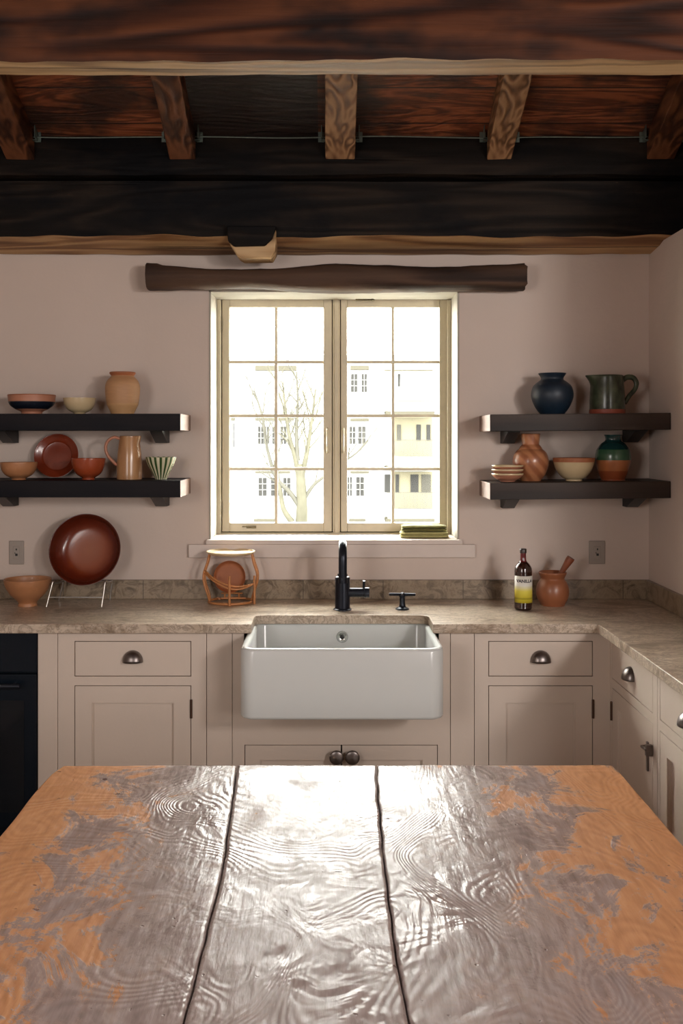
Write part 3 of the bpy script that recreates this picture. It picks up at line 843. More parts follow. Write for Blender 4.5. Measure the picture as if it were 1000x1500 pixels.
for rr, d, mt, nm in ((.0235, .002, 'chrome', 'overflow_ring'), (.0085, .004, 'slot', 'overflow_hole')):
    bm = bmesh.new(); lathe(bm, [(0, 0), (rr, 0), (rr * .95, d), (rr * .55, d + .0004), (rr * .5, d - .0002), (0, d)], 28)
    bmesh.ops.rotate(bm, verts=bm.verts, cent=(0, 0, 0), matrix=Matrix.Rotation(PI / 2, 3, 'X')); bmesh.ops.translate(bm, verts=bm.verts, vec=(ox, oy, oz))
    if nm == 'overflow_ring': ring_o = obj(nm, bm, M[mt], sk, smooth=40)
    else: obj(nm, bm, M[mt], ring_o, smooth=40)
bm = bmesh.new(); lathe(bm, [(0, .034), (.04, .034), (.043, .028), (0, .027)], 24); obj('drain', bm, M['chrome'], sk, smooth=30)

# tap
tx, _ = wp(501.5, 0, 4.01)
tp = thing('kitchen_tap', 'black gooseneck mixer tap with side lever standing behind the sink', 'tap', (tx, 4.01, CZ))
bm = bmesh.new()
lathe(bm, [(0, 0), (.037, 0), (.037, .004), (.032, .007), (.0305, .009), (.0305, .130), (.028, .134), (.021, .137), (.020, .146), (.0, .147)], 36)
obj('tap_body', bm, M['black_metal'], tp, smooth=40)
bm = bmesh.new()
top = 1.203 - CZ - .017
pth = [(0, 0, .14), (0, 0, top - .065)] + [(0, -.062 + .062 * math.cos(a), top - .062 + .062 * math.sin(a)) for a in [PI * k / 14 for k in range(15)]] + [(0, -.124, top - .085), (0, -.124, top - .13)]
tube(bm, pth, [.0165] * (len(pth)), 18)
obj('spout', bm, M['black_metal'], tp, smooth=60)
bm = bmesh.new(); tube(bm, [(0, -.124, top - .128), (0, -.124, top - .150)], .0185, 18); obj('nozzle', bm, M['black_metal'], tp, smooth=40)
bm = bmesh.new(); tube(bm, [(.02, 0, .070), (.088, 0, .070), (.0885, 0, .070), (.108, 0, .070)], [.019, .019, .021, .021], 20); lv = obj('lever_barrel', bm, M['black_metal'], tp, smooth=35)
bm = bmesh.new(); tube(bm, [(.085, 0, .085), (.087, -.006, .118)], [.0045, .0055], 10); obj('lever', bm, M['black_metal'], lv, smooth=40)

# cross handle valve
vx, _ = wp(589, 0, 4.02)
vl = thing('cross_handle_valve', 'small black cross-handled valve on the worktop right of the tap', 'tap', (vx, 4.02, CZ))
bm = bmesh.new(); lathe(bm, spline_prof([(0, 0), (.027, 0), (.026, .005), (.013, .014), (.0115, .045), (.013, .055), (.009, .066), (.0, .069)], 4), 24); obj('valve_body', bm, M['black_metal'], vl, smooth=50)
bm = bmesh.new()
tube(bm, [(-.053, .004, .060), (0, 0, .060), (.053, -.004, .060)], [.0055, .0065, .0055], 10); tube(bm, [(.004, .035, .060), (-.004, -.035, .060)], .0055, 10)
obj('cross_handle', bm, M['black_metal'], vl, smooth=50)

# ------------------------------------------------------------------ outlets
def outlet(px0, px1, py0, py1, label):
    x0, z1 = wp(px0, py0, YW); x1, z0 = wp(px1, py1, YW); cx, cz = (x0 + x1) / 2, (z0 + z1) / 2; a, b = (x1 - x0) / 2, (z1 - z0) / 2
    t = thing('wall_outlet', label, 'outlet', (cx, YW, cz), 0, 'wall outlets')
    obj('cover_plate', B(-a, a, -.007, 0, -b, b), M['plate'], t, bevel=.003)
    obj('socket_face', B(-.014, .014, -.0095, -.006, -.027, .027), M['plate'], t, bevel=.002)
    bm = bmesh.new(); box(bm, -.004, .006, -.0105, -.009, -.014, -.004); box(bm, -.002, .003, -.0105, -.009, .010, .018); box(bm, -.007, -.004, -.0105, -.009, -.004, .001)
    obj('socket_slots', bm, M['slot'], t)
outlet(14, 35.5, 792, 826.5, 'grey-beige wall outlet by the big red-brown dish at the left')
outlet(862, 885.5, 792, 826, 'grey-beige wall outlet near the mortar at the right-hand corner')

# ------------------------------------------------------------------ shelves
SD0 = 4.005
def shelf(x0, x1, z, label, mat, brackets, endside, tilt=0, end_mats=True):
    t = thing('wall_shelf', label, 'shelf', ((x0 + x1) / 2, YW, z), 0)
    t.rotation_euler = (0, tilt, 0)
    h = (x1 - x0) / 2; th = .068
    bm = bmesh.new(); fs = box(bm, -h, h, SD0 - YW, 0, -th, 0)
    fs[3 if endside == 'R' else 5].material_index = 1
    obj('shelf_board', bm, [mat, M['end_lit']], t, bevel=.002)
    for bx in brackets:
        lx = bx - (x0 + x1) / 2
        bm = bmesh.new(); extrude_poly(bm, [(0, -th), (0, -th - .052), (-.055, -th - .052), (-.185, -th - .004), (-.185, -th)], 0, lx - .026, lx + .026)
        obj('shelf_bracket', bm, M['shelf_bracket'], t, bevel=.0015)
    return t
ZU, ZL = 1.704, 1.433
shelf(XL, -.618, ZU, 'upper black wooden shelf left of the window', M['shelf'], (-.735, -1.388), 'R')
shelf(XL, -.618, ZL, 'lower black wooden shelf left of the window', M['shelf'], (-.735, -1.388), 'R')
RT = math.radians(.55)
shelf(.633, XR - .002, ZU, 'upper dark brown shelf right of the window reaching the corner', M['shelf_brown'], (.748, 1.277), 'L', -RT)
shelf(.633, XR - .002, ZL - .006, 'lower dark brown shelf right of the window reaching the corner', M['shelf_brown'], (.748, 1.277), 'L', -RT)
def zr(x, base): return base + (x - 1.0) * math.tan(RT)

# ------------------------------------------------------------------ pottery
DO = 4.14; SO = F / DO
def pot(name, prof, mats, x, y, z, label, cat, n=48, group=None, ctrl=5):
    bm = bmesh.new(); lathe(bm, spline_prof(prof, ctrl) if ctrl else prof, n)
    o = obj(name, bm, mats, smooth=55, loc=(x, y, z)); return tag(o, label, cat, group)
def xo(px, D=DO): return (px - CX) * D / F
def bowl_prof(R, H, foot, mats=(0,), t=.004, belly=.72, footh=.08):
    m = mats[0]
    return [(0, .001, m), (foot, .0, m), (foot, H * footh, m), (foot + (R - foot) * .55, H * .28, m), (foot + (R - foot) * .88, H * .6, m), (R, H * .97, m), (R - t * .4, H, m), (R - t, H * .97, m), (foot + (R - foot) * .82, H * .6, m), (foot + (R - foot) * .45, H * .32, m), (foot * .5, H * .2, m), (0, H * .19, m)]
# upper left
R = .097; H = .082
pot('striped_bowl', [(0, .001), (.040, 0), (.042, .006), (.045, .012, 0), (.066, .022, 1), (.086, .036, 1), (.093, .048, 1), (.0945, .053, 2), (.096, .068, 2), (.0975, .078, 3), (.096, H, 3), (.092, .078, 2), (.085, .045, 2), (.06, .025, 2), (0, .018, 2)], [M['pink_clay'], M['black_glaze'], M['pink_clay'], M['terra']], xo(46.5), DO, ZU, 'wide clay bowl with a broad black band on the upper left shelf', 'bowl', ctrl=4)
pot('cream_bowl', bowl_prof(.067, .068, .024), M['cream_glaze'], xo(116.5), DO, ZU, 'small plain cream bowl on the upper left shelf', 'bowl')
pot('tan_vase', [(0, .001), (.044, 0, 1), (.048, .006, 1), (.060, .030, 1), (.066, .045, 0), (.071, .085, 0), (.0715, .118, 0), (.064, .140, 0), (.050, .156, 0), (.047, .161, 2), (.053, .170, 2), (.0535, .175, 2), (.050, .176, 2), (.043, .160, 2), (.055, .140, 2), (.062, .1, 2), (.05, .03, 2), (0, .02, 2)], [M['terra_pale'], M['terra_pale2'], M['terra']], xo(179.5), DO, ZU, 'tall rounded tan clay vase on the upper left shelf', 'vase', ctrl=4)
# lower left
pot('tan_bowl', bowl_prof(.075, .072, .028), M['terra_tan'], xo(33), 4.09, ZL, 'tan bowl leftmost on the lower left shelf', 'bowl')
# leaning plate
def disc_plate(name, R, x, y, zbot, tilt, mats, label, cat, prof=None, ry=0, group=None):
    prof = prof or [(0, 0), (R * .55, .0), (R * .60, .004), (R * .92, .016), (R, .022), (R * .995, .025), (R * .90, .020), (R * .66, .010), (R * .60, .006), (0, .006)]
    bm = bmesh.new(); lathe(bm, spline_prof(prof, 3), 56)
    o = obj(name, bm, mats, smooth=55)
    # face -Y: rotate +90 about X sends +z to -y
    o.rotation_euler = (PI / 2 - tilt, 0, ry)
    o.location = (x, y, zbot + R * math.cos(tilt))
    return tag(o, label, cat, group)
disc_plate('leaning_plate', .094, xo(79.5, 4.2), 4.252, ZL + .001, .19, M['red_glaze2'], 'round dark red plate leaning on the wall on the lower left shelf', 'plate')
pot('red_bowl', bowl_prof(.070, .088, .026), M['red_glaze'], xo(129.5, 4.1), 4.10, ZL, 'glossy red-brown bowl in front of the leaning plate', 'bowl')
# pitcher
pt = thing('tan_pitcher', 'tall tan glazed pitcher with a thin looped handle', 'pitcher', (xo(189.5), DO, ZL))
bm = bmesh.new()
lathe(bm, spline_prof([(0, .001), (.046, 0), (.052, .006), (.052, .05), (.050, .10), (.044, .15), (.040, .176), (.0395, .180), (.036, .178), (.040, .14), (.046, .05), (0, .02)], 5), 48)
for v in bm.verts:   # pinch the lip out to the right
    if v.co.z > .15:
        k = (v.co.z - .15) / .03; d = max(0, v.co.normalized().x if False else v.co.x / (Vector((v.co.x, v.co.y)).length + 1e-6))
        v.co.x += k * .010 * d ** 4
obj('pitcher_body', bm, M['tan_streak'], pt, smooth=55)
bm = bmesh.new(); hp = smoothpts([(-.036, -.01, .168), (-.060, -.014, .176), (-.086, -.016, .160), (-.096, -.016, .130), (-.086, -.014, .098), (-.062, -.01, .070), (-.047, -.008, .058)], 6)
tube(bm, hp, .0065, 10); obj('handle', bm, M['pink_clay'], pt, smooth=60)
pot('green_striped_bowl', [(0, .001), (.022, 0), (.024, .004), (.026, .008), (.040, .035), (.056, .066), (.064, .090), (.063, .093), (.060, .090), (.05, .06), (.03, .03), (0, .02)], M['stripe'], xo(235.5, 4.12), 4.12, ZL, 'flared bowl with dark green and cream vertical stripes', 'bowl')
# right upper
x = xo(808.5)
pot('blue_pot', [(0, .001), (.046, 0), (.050, .003), (.070, .030), (.085, .065), (.087, .092), (.078, .120), (.058, .138), (.047, .146), (.047, .155), (.056, .169), (.057, .172), (.053, .172), (.042, .155), (.05, .14), (.075, .1), (.06, .03), (0, .02)], M['navy'], x, DO, zr(x, ZU), 'round matt dark blue pot on the upper right shelf', 'pot', ctrl=4)
x = xo(889)
jg = thing('green_jug', 'mottled dark green jug with reddish foot and curled handle', 'jug', (x, DO, zr(x, ZU)))
bm = bmesh.new()
lathe(bm, spline_prof([(0, .001, 1), (.070, 0, 1), (.0735, .003, 1), (.0735, .018, 1), (.073, .019, 0), (.072, .024, 0), (.071, .08, 0), (.0675, .13, 0), (.0665, .157, 0), (.064, .160, 0), (.0615, .157, 0), (.065, .1, 0), (.065, .03, 0), (0, .02, 0)], 4), 56)
for v in bm.verts:
    if v.co.z > .115:
        k = (v.co.z - .115) / .045; L = math.hypot(v.co.x, v.co.y) + 1e-6; c = -v.co.x / L
        if c > .8: v.co.x -= (k ** 1.6) * .026 * ((c - .8) / .2) ** 1.2
obj('jug_body', bm, [M['green_jug'], M['terra_jug']], jg, smooth=55)
bm = bmesh.new(); hp = smoothpts([(.063, 0, .140), (.082, 0, .154), (.108, 0, .152), (.122, 0, .130), (.116, 0, .104), (.094, 0, .078), (.072, 0, .045)], 6)
tube(bm, hp, [.0085] * 20 + [.0075] * (len(hp) - 20), 12, flat=1.3); obj('handle', bm, M['green_jug'], jg, smooth=60)
# right lower: stack of dishes
x = xo(743, 4.1)
for i in range(3):
    z = zr(x, ZL - .006) + .0005 + i * .0165
    prof = [(0, .0), (.030, .0), (.034, .004), (.052, .012), (.064, .022, 1), (.0655, .027, 1), (.0645, .029, 1), (.061, .026, 0), (.046, .017), (.03, .010), (0, .010)]
    if i == 0: prof = [(0, 0), (.028, 0), (.032, .004), (.050, .014), (.064, .028, 1), (.0655, .033, 1), (.0645, .035, 1), (.061, .031, 0), (.046, .020), (.03, .012), (0, .012)]
    zz = z + (0 if i == 0 else .004)
    pot('small_dish', prof, [M['pink_clay'], M['cream_glaze']], x, 4.10, zz + (.0 if i == 0 else .003), ['bottom dish of the stack of three small clay dishes', 'middle dish of the stack of three small clay dishes', 'top dish of the stack of three small clay dishes'][i], 'dish', group='stacked small clay dishes', ctrl=3)
x = xo(779)
pot('swirled_vase', [(0, .001), (.038, 0), (.044, .004), (.062, .030), (.074, .068), (.074, .095), (.064, .120), (.046, .136), (.036, .146), (.036, .158), (.040, .192), (.041, .196), (.037, .196), (.032, .16), (.05, .13), (.06, .05), (0, .02)], M['swirl'], x, 4.17, zr(x, ZL - .006), 'terracotta vase with diagonal swirled streaks and a straight neck', 'vase', ctrl=4)
x = xo(841, 4.1)
pot('cream_terracotta_bowl', [(0, .001), (.032, 0), (.034, .007), (.05, .016), (.072, .045), (.082, .074, 0), (.0835, .079, 1), (.0855, .094, 1), (.084, .096, 1), (.081, .090, 1), (.068, .045, 0), (.045, .022), (0, .018)], [M['cream_glaze'], M['terra']], x, 4.11, zr(x, ZL - .006), 'cream bowl with a terracotta rim between two vases', 'bowl', ctrl=4)
x = xo(897.5)
pot('banded_vase', [(0, .001, 3), (.046, 0, 3), (.048, .004, 3), (.056, .024, 3), (.062, .040, 2), (.070, .070, 2), (.0722, .085, 1), (.0725, .105, 1), (.069, .122, 1), (.066, .130, 0), (.050, .152, 0), (.034, .164, 0), (.031, .172, 0), (.034, .184, 0), (.037, .189, 0), (.034, .190, 0), (.027, .175, 0), (.05, .14, 0), (.06, .08, 0), (0, .02, 0)], [M['teal'], M['green_band'], M['orange_band'], M['rust_band']], x, DO, zr(x, ZL - .006), 'round vase banded teal, green and orange-brown beside the corner', 'vase', ctrl=4)

# ------------------------------------------------------------------ worktop objects
pot('terracotta_bowl', [(0, .001), (.036, 0), (.039, .004), (.037, .014), (.046, .026), (.072, .052), (.090, .085), (.0955, .110), (.0945, .113), (.0915, .110), (.084, .084), (.06, .045), (.03, .028), (0, .026)], M['terra_tan'], xo(40.5, 4.1), 4.10, CZ, 'wide footed terracotta bowl on the worktop at the left edge', 'bowl')
# stand and big dish
dx, dcz = wp(126, 809.5, 4.17); Rd = .150
st = thing('wire_dish_stand', 'bent wire display stand under the big red-brown dish', 'stand', (dx, 4.14, CZ))
bm = bmesh.new()
for xb_, xt_ in ((-.134, -.112), (.092, .104)):
    tube(bm, smoothpts([(xb_, -.085, .003), ((xb_ + xt_) / 2, -.075, .055), (xt_ - .002, -.067, .098), (xt_, -.06, .106), (xt_ * .99, -.045, .096), (xt_ * .97, .02, .088), (xt_ * .96, .078, .086)], 6), .0040, 8)
    tube(bm, [(xb_ * .96, .082, .003), (xt_ * .96, .078, .088)], .0036, 8)
tube(bm, [(-.122, -.079, .042), (.096, -.079, .042)], .003, 8)
tube(bm, [(-.107, .078, .086), (.10, .078, .086)], .003, 8)
obj('stand_wire', bm, M['wire'], st, smooth=60)
disc_plate('display_dish', Rd, dx, 4.222, dcz - Rd * math.cos(.2), .22, M['dish'], 'big glossy red-brown dish propped up on the wire stand', 'dish',
           prof=[(0, 0), (Rd * .5, 0), (Rd * .72, .008), (Rd * .92, .036), (Rd * 1.0, .074), (Rd * .985, .078), (Rd * .96, .072), (Rd * .87, .036), (Rd * .70, .014), (Rd * .45, .008), (0, .007)])

# rattan basket
bx_, _ = wp(338, 0, 4.18)
rb = thing('rattan_stand', 'open rattan stand with a pale round tray top, left of the tap', 'stand', (bx_, 4.178, CZ))
def ell(rx, ry, z, n=40): return [(rx * math.cos(2 * PI * k / n), ry * math.sin(2 * PI * k / n), z) for k in range(n)]
bm = bmesh.new(); tube(bm, ell(.093, .082, .007), .0055, 8, closed=True); obj('base_ring', bm, M['rattan'], rb, smooth=60)
TZ = .215
bm = bmesh.new()
rings = [[(q[0], q[1], z) for q in ell(a, b, 0, 48)] for a, b, z in ((.088, .086, TZ - .010), (.098, .096, TZ - .005), (.102, .100, TZ), (.101, .099, TZ + .004), (.096, .094, TZ + .004), (.092, .090, TZ - .001), (.05, .05, TZ - .002))]
rings_loft(bm, rings); obj('tray_top', bm, M['tray_wood'], rb, smooth=50)
for s, yy in ((-1, -.02), (1, -.02), (-1, .03), (1, .03)):
    bm = bmesh.new()
    tube(bm, smoothpts([(s * .089, yy * .5, TZ - .006), (s * .098, yy, .17), (s * .112, yy, .125), (s * .110, yy, .085), (s * .096, yy, .04), (s * .088, yy * .6, .008)], 6), .0045, 8)
    obj('side_cane', bm, M['rattan'], rb, smooth=60)
for px, y0, h0 in ((.004, -.092, .125), (.103, -.040, .12)):
    bm = bmesh.new(); tube(bm, [(px, y0, .001), (px, y0, h0)], .0052, 8); obj('upright_cane', bm, M['rattan'], rb, smooth=60)
for off, zz in ((0, 0), (.008, -.010)):
    bm = bmesh.new()
    tube(bm, smoothpts([(-.108, -.02, .140 + zz), (-.075, -.058, .118 + zz), (-.04, -.078 - off * .3, .100 + zz), (.004, -.086 - off * .3, .085 + zz * 1.2), (.05, -.075 - off * .3, .080 + zz), (.100, -.042, .086)], 6), .0042, 8)
    obj('front_cane', bm, M['rattan'], rb, smooth=60)
disc_plate('terracotta_dish', .068, wp(336, 0, 4.21)[0], 4.235, CZ + .035, .10, M['terra'], 'small round terracotta dish leaning inside the rattan stand', 'dish',
           prof=[(0, 0), (.045, 0), (.062, .006), (.068, .022), (.066, .024), (.058, .010), (.04, .006), (0, .006)])
# little foot so the dish rests on the base: two canes across
bm = bmesh.new(); tube(bm, [(-.05, .05, .012), (-.05, .02, .012)], .004, 6); tube(bm, [(-.03, .045, .012), (-.03, .045, .034)], .004, 6); tube(bm, [(.03, .045, .012), (.03, .045, .034)], .004, 6); tube(bm, [(-.06, .045, .012), (.06, .045, .012)], .004, 6)
tube(bm, [(-.045, .045, .033), (.045, .045, .033)], .0035, 6)
obj('dish_rest', bm, M['rattan'], rb, smooth=60)

# bottle
bxx, _ = wp(766, 0, 4.01)
bt = thing('glass_bottle', 'dark brown bottle with a white and yellow label', 'bottle', (bxx, 4.01, CZ), math.radians(-2))
Rb = .0355
bm = bmesh.new()
lathe(bm, spline_prof([(0, .004), (.026, .0), (.033, .004), (Rb, .012), (Rb, .02), (Rb, .145), (Rb, .155), (.033, .172), (.024, .187), (.0155, .195, 1), (.0125, .205, 1), (.0115, .225, 1), (.0112, .232, 1), (0, .233, 1)], 5), 40)
obj('bottle_glass', bm, [M['bottle'], M['bottle_neck']], bt, smooth=60)
bm = bmesh.new(); lathe(bm, [(0, .230), (.0135, .230), (.0138, .234), (.0138, .245), (.012, .248), (0, .248)], 24); obj('bottle_cap', bm, M['cap'], bt, smooth=40)
bm = bmesh.new(); n = 40; a0, a1 = -PI / 2 - 1.35, -PI / 2 + 1.35; rl = Rb + .0006
for z0, z1 in ((0, .108),):
    rows = [[bm.verts.new((rl * math.cos(a0 + (a1 - a0) * k / n), rl * math.sin(a0 + (a1 - a0) * k / n), z)) for k in range(n + 1)] for z in (z0, z1)]
    for k in range(n): bm.faces.new((rows[0][k], rows[0][k + 1], rows[1][k + 1], rows[1][k]))
lb = obj('bottle_label', bm, M['label'], bt, smooth=60, loc=(0, 0, .032))
md = lb.modifiers.new('paper', 'SOLIDIFY'); md.thickness = .0004; md.offset = 1
def wraptext(txt, size, zc_, nm, sp=1.0, bold=.0006):
    cu = bpy.data.curves.new('txt', 'FONT'); cu.body = txt; cu.size = size; cu.align_x = 'CENTER'; cu.align_y = 'CENTER'; cu.extrude = .0002; cu.offset = bold; cu.space_character = sp
    to = bpy.data.objects.new('txt', cu); COL.objects.link(to); bpy.context.view_layer.update()
    dg = bpy.context.evaluated_depsgraph_get(); me = bpy.data.meshes.new_from_object(to.evaluated_get(dg)); bpy.data.objects.remove(to)
    bm = bmesh.new(); bm.from_mesh(me)
    for v in bm.verts:
        a = -PI / 2 + v.co.x / rl; rr = rl + .0008 + v.co.z; z = v.co.y
        v.co = Vector((rr * math.cos(a), rr * math.sin(a), z + zc_))
    obj(nm, bm, M['ink'], lb)
wraptext('VANILLA', .0175, .088, 'label_lettering')
wraptext('No 1', .008, .070, 'label_lettering', bold=.0002) if False else None

# mortar and pestle
mx, _ = wp(809, 0, 4.12)
pot('mortar', [(0, .001), (.044, 0), (.050, .004), (.064, .032), (.0675, .062), (.060, .092), (.050, .107), (.049, .114), (.0565, .130), (.0575, .137), (.054, .139), (.047, .130), (.043, .112), (.052, .09), (.056, .05), (.03, .02), (0, .018)], M['mortar'], mx, 4.12, CZ, 'round terracotta mortar with a flared rim on the worktop', 'mortar', ctrl=4)
pe0 = Vector((mx - .018, 4.13, CZ + .045)); px1, pz1 = wp(836, 817, 4.10); pe1 = Vector((px1, 4.10, pz1))
bm = bmesh.new(); pp = [pe0.lerp(pe1, t) for t in (0, .05, .2, .45, .6, .8, .95, 1)]
tube(bm, pp, [.010, .016, .017, .0105, .0105, .014, .0175, .0165], 14)
for f in bm.faces: pass
tag(obj('pestle', bm, M['pestle'], smooth=40), 'red-brown wooden pestle sticking out of the mortar', 'pestle')

# ------------------------------------------------------------------ table
TZ_ = .76; TY0, TY1 = .75, 2.572
tb = thing('wooden_table', 'worn plank table in the foreground, grey in the middle and orange at the sides', 'table', (0, 0, 0))
def gapx(y, c, seed): return c + .006 * noise.noise(Vector((y * 3.2, seed, 0))) + .002 * noise.noise(Vector((y * 14, seed, 3)))
def left_edge(y): return -.712 + .006 * noise.noise(Vector((y * 4, 9, 0))) - (.0 if y < 2.5 else (y - 2.5) * -.15)
def right_edge(y): return .728 + .005 * noise.noise(Vector((y * 4, 19, 0))) + (.0 if y < 2.5 else (y - 2.5) * -.1)
def g1(y): return gapx(y, -.229, 2) + .012 * (y - 1.9) * -1 * (1 if y > 1.9 else 0) + .014 * math.sin((y - 1.2) * 3.0)
def g2(y): return gapx(y, .108, 5) - .006 * math.sin((y - 1.4) * 3.2)
bm = bmesh.new()
hw = .0016
for pi_, (fa, fb) in enumerate(((left_edge, lambda y: g1(y) - hw), (lambda y: g1(y) + hw, lambda y: g2(y) - hw), (lambda y: g2(y) + hw, right_edge))):
    ny, nx = 150, 44
    top = []; bot = []
    for j in range(ny + 1):
        y = TY0 + (TY1 - TY0) * j / ny
        if j == ny: pass
        xa_, xb_ = fa(y), fb(y); row = []; rb_ = []
        for i in range(nx + 1):
            t = i / nx; t = .5 - .5 * math.cos(PI * t) if True else t
            x = xa_ + (xb_ - xa_) * t
            d = min(x - xa_, xb_ - x, TY1 - y)
            e = -.004 * max(0, 1 - d / .005) ** 2
            z = TZ_ + e + .0016 * noise.noise(Vector((x * 4, y * 2.2, pi_ * 5))) + .0006 * noise.noise(Vector((x * 17, y * 9, pi_)))
            yy = y + (.004 * noise.noise(Vector((x * 6, 1, pi_))) if j == ny else 0)
            row.append(bm.verts.new((x, yy, z)))
        top.append(row)
    for j in range(ny):
        for i in range(nx): bm.faces.new((top[j][i], top[j][i + 1], top[j + 1][i + 1], top[j + 1][i]))
    # skirt
    ring = [top[0][i] for i in range(nx + 1)] + [top[j][nx] for j in range(1, ny + 1)] + [top[ny][i] for i in range(nx - 1, -1, -1)] + [top[j][0] for j in range(ny - 1, 0, -1)]
    low = [bm.verts.new((v.co.x, v.co.y, TZ_ - .045)) for v in ring]
    for k in range(len(ring)):
        k2 = (k + 1) % len(ring); bm.faces.new((ring[k], low[k], low[k2], ring[k2])).material_index = 0
    bm.faces.new(low)
obj('tabletop', bm, M['table'], tb, smooth=50)
bm = bmesh.new()
for q in ((-.62, .63, 2.42, 2.45), (-.62, .63, .87, .90)): box(bm, q[0], q[1], q[2], q[3], .62, TZ_ - .046)
for q in (-.62, .60): box(bm, q, q + .03, .90, 2.42, .62, TZ_ - .046)
obj('apron', bm, M['table_side'], tb, bevel=.003)
for lx in (-.62, .56):
    for ly in (.86, 2.39):
        bm = bmesh.new(); rr = []
        for z, s in ((0, .025), (.3, .03), (.55, .036), (.6, .038), (TZ_ - .046, .038)):
            rr.append([(lx + .035 + a * s, ly + .035 + b * s, z) for a, b in ((-1, -1), (1, -1), (1, 1), (-1, 1))])
        rings_loft(bm, rr); obj('leg', bm, M['table_side'], tb, bevel=.004)

# ------------------------------------------------------------------ outside
DB = 55.0
bl = thing('apartment_building', 'bright pale apartment building across the street, seen through the window', 'building', (0, DB, -6))
def bp(px, py): x, z = wp(px, py, DB); return x, z + 6
def brect(name, px0, px1, py0, py1, y0, y1, mat, parent=bl):
    x0, z1 = bp(px0, py0); x1, z0 = bp(px1, py1)
    return obj(name, B(x0, x1, y0, y1, z0, z1), mat, parent)
xl_, zt_ = bp(-250, 520); xr_, _ = bp(1150, 520)
obj('facade', B(xl_, xr_, 0, 9, 0, zt_), M['facade'], bl)
bx0_, _ = bp(563, 0); bx1_, _ = bp(634, 0)
for a, b, y0, y1 in ((374, 434, 536, 543), (374, 430, 612, 616), (374, 425, 690, 693), (372, 404, 760, 764), (336, 344, 612, 616), (513, 540, 536, 542), (513, 540, 613, 617), (513, 540, 690, 693), (511, 535, 760, 763)):
    brect('cornice', a, b, y0, y1, -.25, .05, M['cornice'])
def bwin(x0, x1, y0, y1, pale=False):
    a, zt2 = bp(x0, y0); b, zb2 = bp(x1, y1)
    w_ = brect('window', x0, x1, y0, y1, -.06, .02, M['far_pale'] if pale else M['far_glass'])
    bm = bmesh.new(); m = (a + b) / 2; t = .022
    box(bm, m - t, m + t, -.1, -.06, zb2, zt2)
    for q in (1 / 3, 2 / 3): z = zb2 + (zt2 - zb2) * q; box(bm, a, b, -.1, -.06, z - t, z + t)
    obj('window_bars', bm, M['far_frame'], w_)
    brect('window_sill', x0 - 1, x1 + 1, y1 + 7, y1 + 8, -.12, .02, M['far_frame'])
for a in ((378, 386, 625, 650), (387, 394, 625, 650), (399, 406, 625, 650), (411, 419, 625, 650), (378.6, 390.4, 700, 726), (397, 409, 700, 726), (415, 425, 700, 726), (340, 343, 620, 655),
          (514, 523, 548, 574), (529.5, 537, 548, 574), (512, 520, 625, 650), (524.5, 535, 625, 650), (509, 515, 699, 726), (521.6, 532.7, 699, 726)):
    bwin(*a)
# balcony block
for k, (yt, ys) in enumerate(((538, 603), (608, 682), (688, 757))):
    rc = brect('balcony_recess', 576 if k else 566, 633, yt + 3, ys - 8, -.04, .02, M['facade_cream'] if k else M['facade'])
    bs = brect('balcony_slab', 563, 633, ys, ys + 5, -1.3, .02, M['cornice'])
    brect('balcony_front', 566, 633, ys - 14 if k else ys - 20, ys, -1.3, -1.2, M['facade'])
    brect('balcony_ledge', 580, 632, ys - 15, ys - 14, -1.34, -1.3, M['rail'])
    if k:
        x0_, zt2 = bp(565, ys - 38); x1_, zb2 = bp(634, ys - 16)
        bm = bmesh.new(); box(bm, x0_, x1_, -1.32, -1.28, zt2 - .03, zt2)
        for i in range(34):
            xx = x0_ + (x1_ - x0_) * i / 33; box(bm, xx - .012, xx + .012, -1.31, -1.29, zb2, zt2)
        obj('balcony_railing', bm, M['rail'], bl)
brect('cornice', 563, 633, 536, 543, -.5, .05, M['facade_cream'])
for a in ((582.5, 585.7, 548, 566, False), (609.6, 616, 622, 645, False), (624.4, 630, 622, 645, False), (581, 587, 622, 645, True), (563, 571, 695, 721, False), (579, 584, 695, 721, False), (601, 612.5, 695, 721, False), (617, 630.6, 695, 721, True)):
    a0_ = brect('window', a[0], a[1], a[2], a[3], -.10, -.03, M['far_pale'] if a[4] else M['far_glass'])
tag_ground = obj('outside_ground', B(-60, 60, 8, 120, -6.2, -6), M['ground']); struct(tag_ground, 'pale ground outside the window')
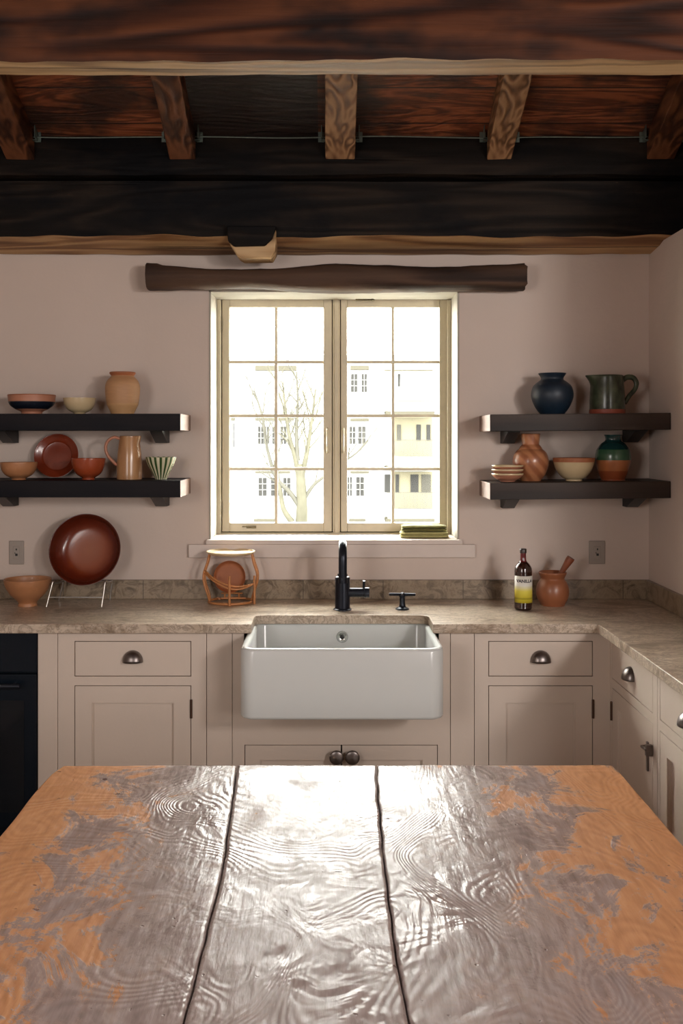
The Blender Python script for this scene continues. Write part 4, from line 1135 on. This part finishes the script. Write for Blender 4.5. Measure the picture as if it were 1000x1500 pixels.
# bare tree
random.seed(21)
tr = thing('bare_tree', 'bare pale-barked tree standing outside between window and building', 'tree', (0, 25, -6))
def tpt(px, py, dy=0): x, z = wp(px, py, 25.0); return Vector((x, dy, z + 6))
def limb(name, pts, r0, r1, mat, parent, twigs=0, tl=1.2):
    P = smoothpts(pts, 6); n = len(P); bm = bmesh.new()
    tube(bm, P, [r0 + (r1 - r0) * i / (n - 1) for i in range(n)], 8)
    def tw(p, d, L, r, depth):
        q = [p]; dd = d.copy()
        for _ in range(4):
            dd = (dd + Vector((random.uniform(-.25, .25), random.uniform(-.25, .25), random.uniform(-.05, .3)))).normalized(); q.append(q[-1] + dd * L / 4)
        tube(bm, q, [r, r * .8, r * .65, r * .5, r * .3], 5)
        if depth:
            for k in (1, 2, 3):
                s = random.choice((-1, 1)); nd_ = (dd + Vector((s * random.uniform(.4, .9), random.uniform(-.4, .4), random.uniform(0, .4)))).normalized()
                tw(q[k], nd_, L * .6, r * .6, depth - 1)
    for i in range(twigs):
        k = int(n * (.25 + .7 * i / max(1, twigs))); k = min(k, n - 2); d = (P[k + 1] - P[k]).normalized()
        s = 1 if i % 2 else -1; nd_ = (d + Vector((s * random.uniform(.35, .8), random.uniform(-.5, .5), .1))).normalized()
        tw(P[k], nd_, tl * random.uniform(.7, 1.2), max(r1 * 1.1, .02), 1)
    return obj(name, bm, mat, parent, smooth=70)
x0_, _ = wp(440, 0, 25.0)
limb('trunk', [(x0_ + .02, 0, 0), (x0_, 0, 1.6), tpt(441, 790), tpt(442, 740), tpt(440, 700), tpt(438, 680)], .19, .10, M['bark'], tr)
limb('branch', [tpt(438, 700), tpt(432, 670), tpt(424, 640), tpt(418, 600), tpt(414, 560)], .075, .018, M['bark'], tr, 9)
limb('branch', [tpt(440, 705), tpt(448, 670), tpt(453, 640), tpt(458, 605), tpt(462, 570)], .075, .018, M['bark'], tr, 9)
limb('branch', [tpt(441, 745), tpt(425, 722), tpt(405, 700), tpt(392, 660), tpt(384, 610), tpt(372, 572)], .07, .02, M['twig'], tr, 9, 1.0)
limb('branch', [tpt(443, 735), tpt(458, 712), tpt(472, 700), tpt(490, 685), tpt(520, 665), tpt(540, 645)], .05, .015, M['twig'], tr, 6, .8)
limb('branch', [tpt(436, 675), tpt(434, 630), tpt(436, 590), tpt(434, 545)], .06, .015, M['twig'], tr, 7, .8)
limb('branch', [tpt(428, 765), tpt(415, 745), tpt(410, 715), tpt(406, 690)], .08, .03, M['bark'], tr, 0)
limb('branch', [tpt(380, 690), tpt(376, 660), tpt(362, 640), tpt(345, 642)], .03, .015, M['twig'], tr, 3, .7) if False else None

# ------------------------------------------------------------------ light
w = bpy.data.worlds.new('overcast_sky'); S.world = w; w.use_nodes = True
nt = w.node_tree; nt.nodes.clear()
out = nt.nodes.new('ShaderNodeOutputWorld'); bg = nt.nodes.new('ShaderNodeBackground')
bg.inputs[0].default_value = (1.0, .985, .955, 1); bg.inputs[1].default_value = 40.0
nt.links.new(bg.outputs[0], out.inputs[0])
def area(name, loc, tgt, sx, sy, power, col=(1, 1, 1)):
    L = bpy.data.lights.new(name, 'AREA'); L.shape = 'RECTANGLE'; L.size = sx; L.size_y = sy; L.energy = power; L.color = col
    o = bpy.data.objects.new(name, L); COL.objects.link(o); o.location = loc
    o.rotation_euler = (Vector(tgt) - Vector(loc)).to_track_quat('-Z', 'Y').to_euler()
    return o
area('side_window_light', (2.1, -.3, 2.15), (0, 4.0, 1.1), .38, .38, 42, (1.0, .93, .89))
area('rear_fill_light', (2.15, -2.62, 1.75), (.2, 4, 1.2), 1.4, 1.3, 92, (1.0, .93, .89))  # added soft fill from behind the camera, no real window
area('left_fill_light', (-1.76, .1, 1.7), (1.2, 3.3, 1.0), 1.5, 1.1, 54, (1.0, .94, .90))  # added fill that brightens the right-hand cabinets and wall

# ------------------------------------------------------------------ camera
cam = bpy.data.cameras.new('camera'); co = bpy.data.objects.new('camera', cam); COL.objects.link(co)
cam.sensor_fit = 'VERTICAL'; cam.sensor_height = 36; cam.lens = F / 1500 * 36
cam.shift_x = (500 - CX) / 1500; cam.shift_y = -(750 - CY) / 1500
cam.clip_end = 300
co.location = (0, 0, HC); co.rotation_euler = (PI / 2, 0, 0)
S.camera = co
S.view_settings.view_transform = 'Standard'; S.view_settings.look = 'None'; S.view_settings.exposure = 0; S.view_settings.gamma = 1
S.view_settings.use_curve_mapping = False
S.cycles.use_denoising = True
S.cycles.max_bounces = 8; S.cycles.diffuse_bounces = 5; S.cycles.glossy_bounces = 4; S.cycles.transparent_max_bounces = 8
S.cycles.sample_clamp_indirect = 4.0
S.cycles.caustics_reflective = False; S.cycles.caustics_refractive = False
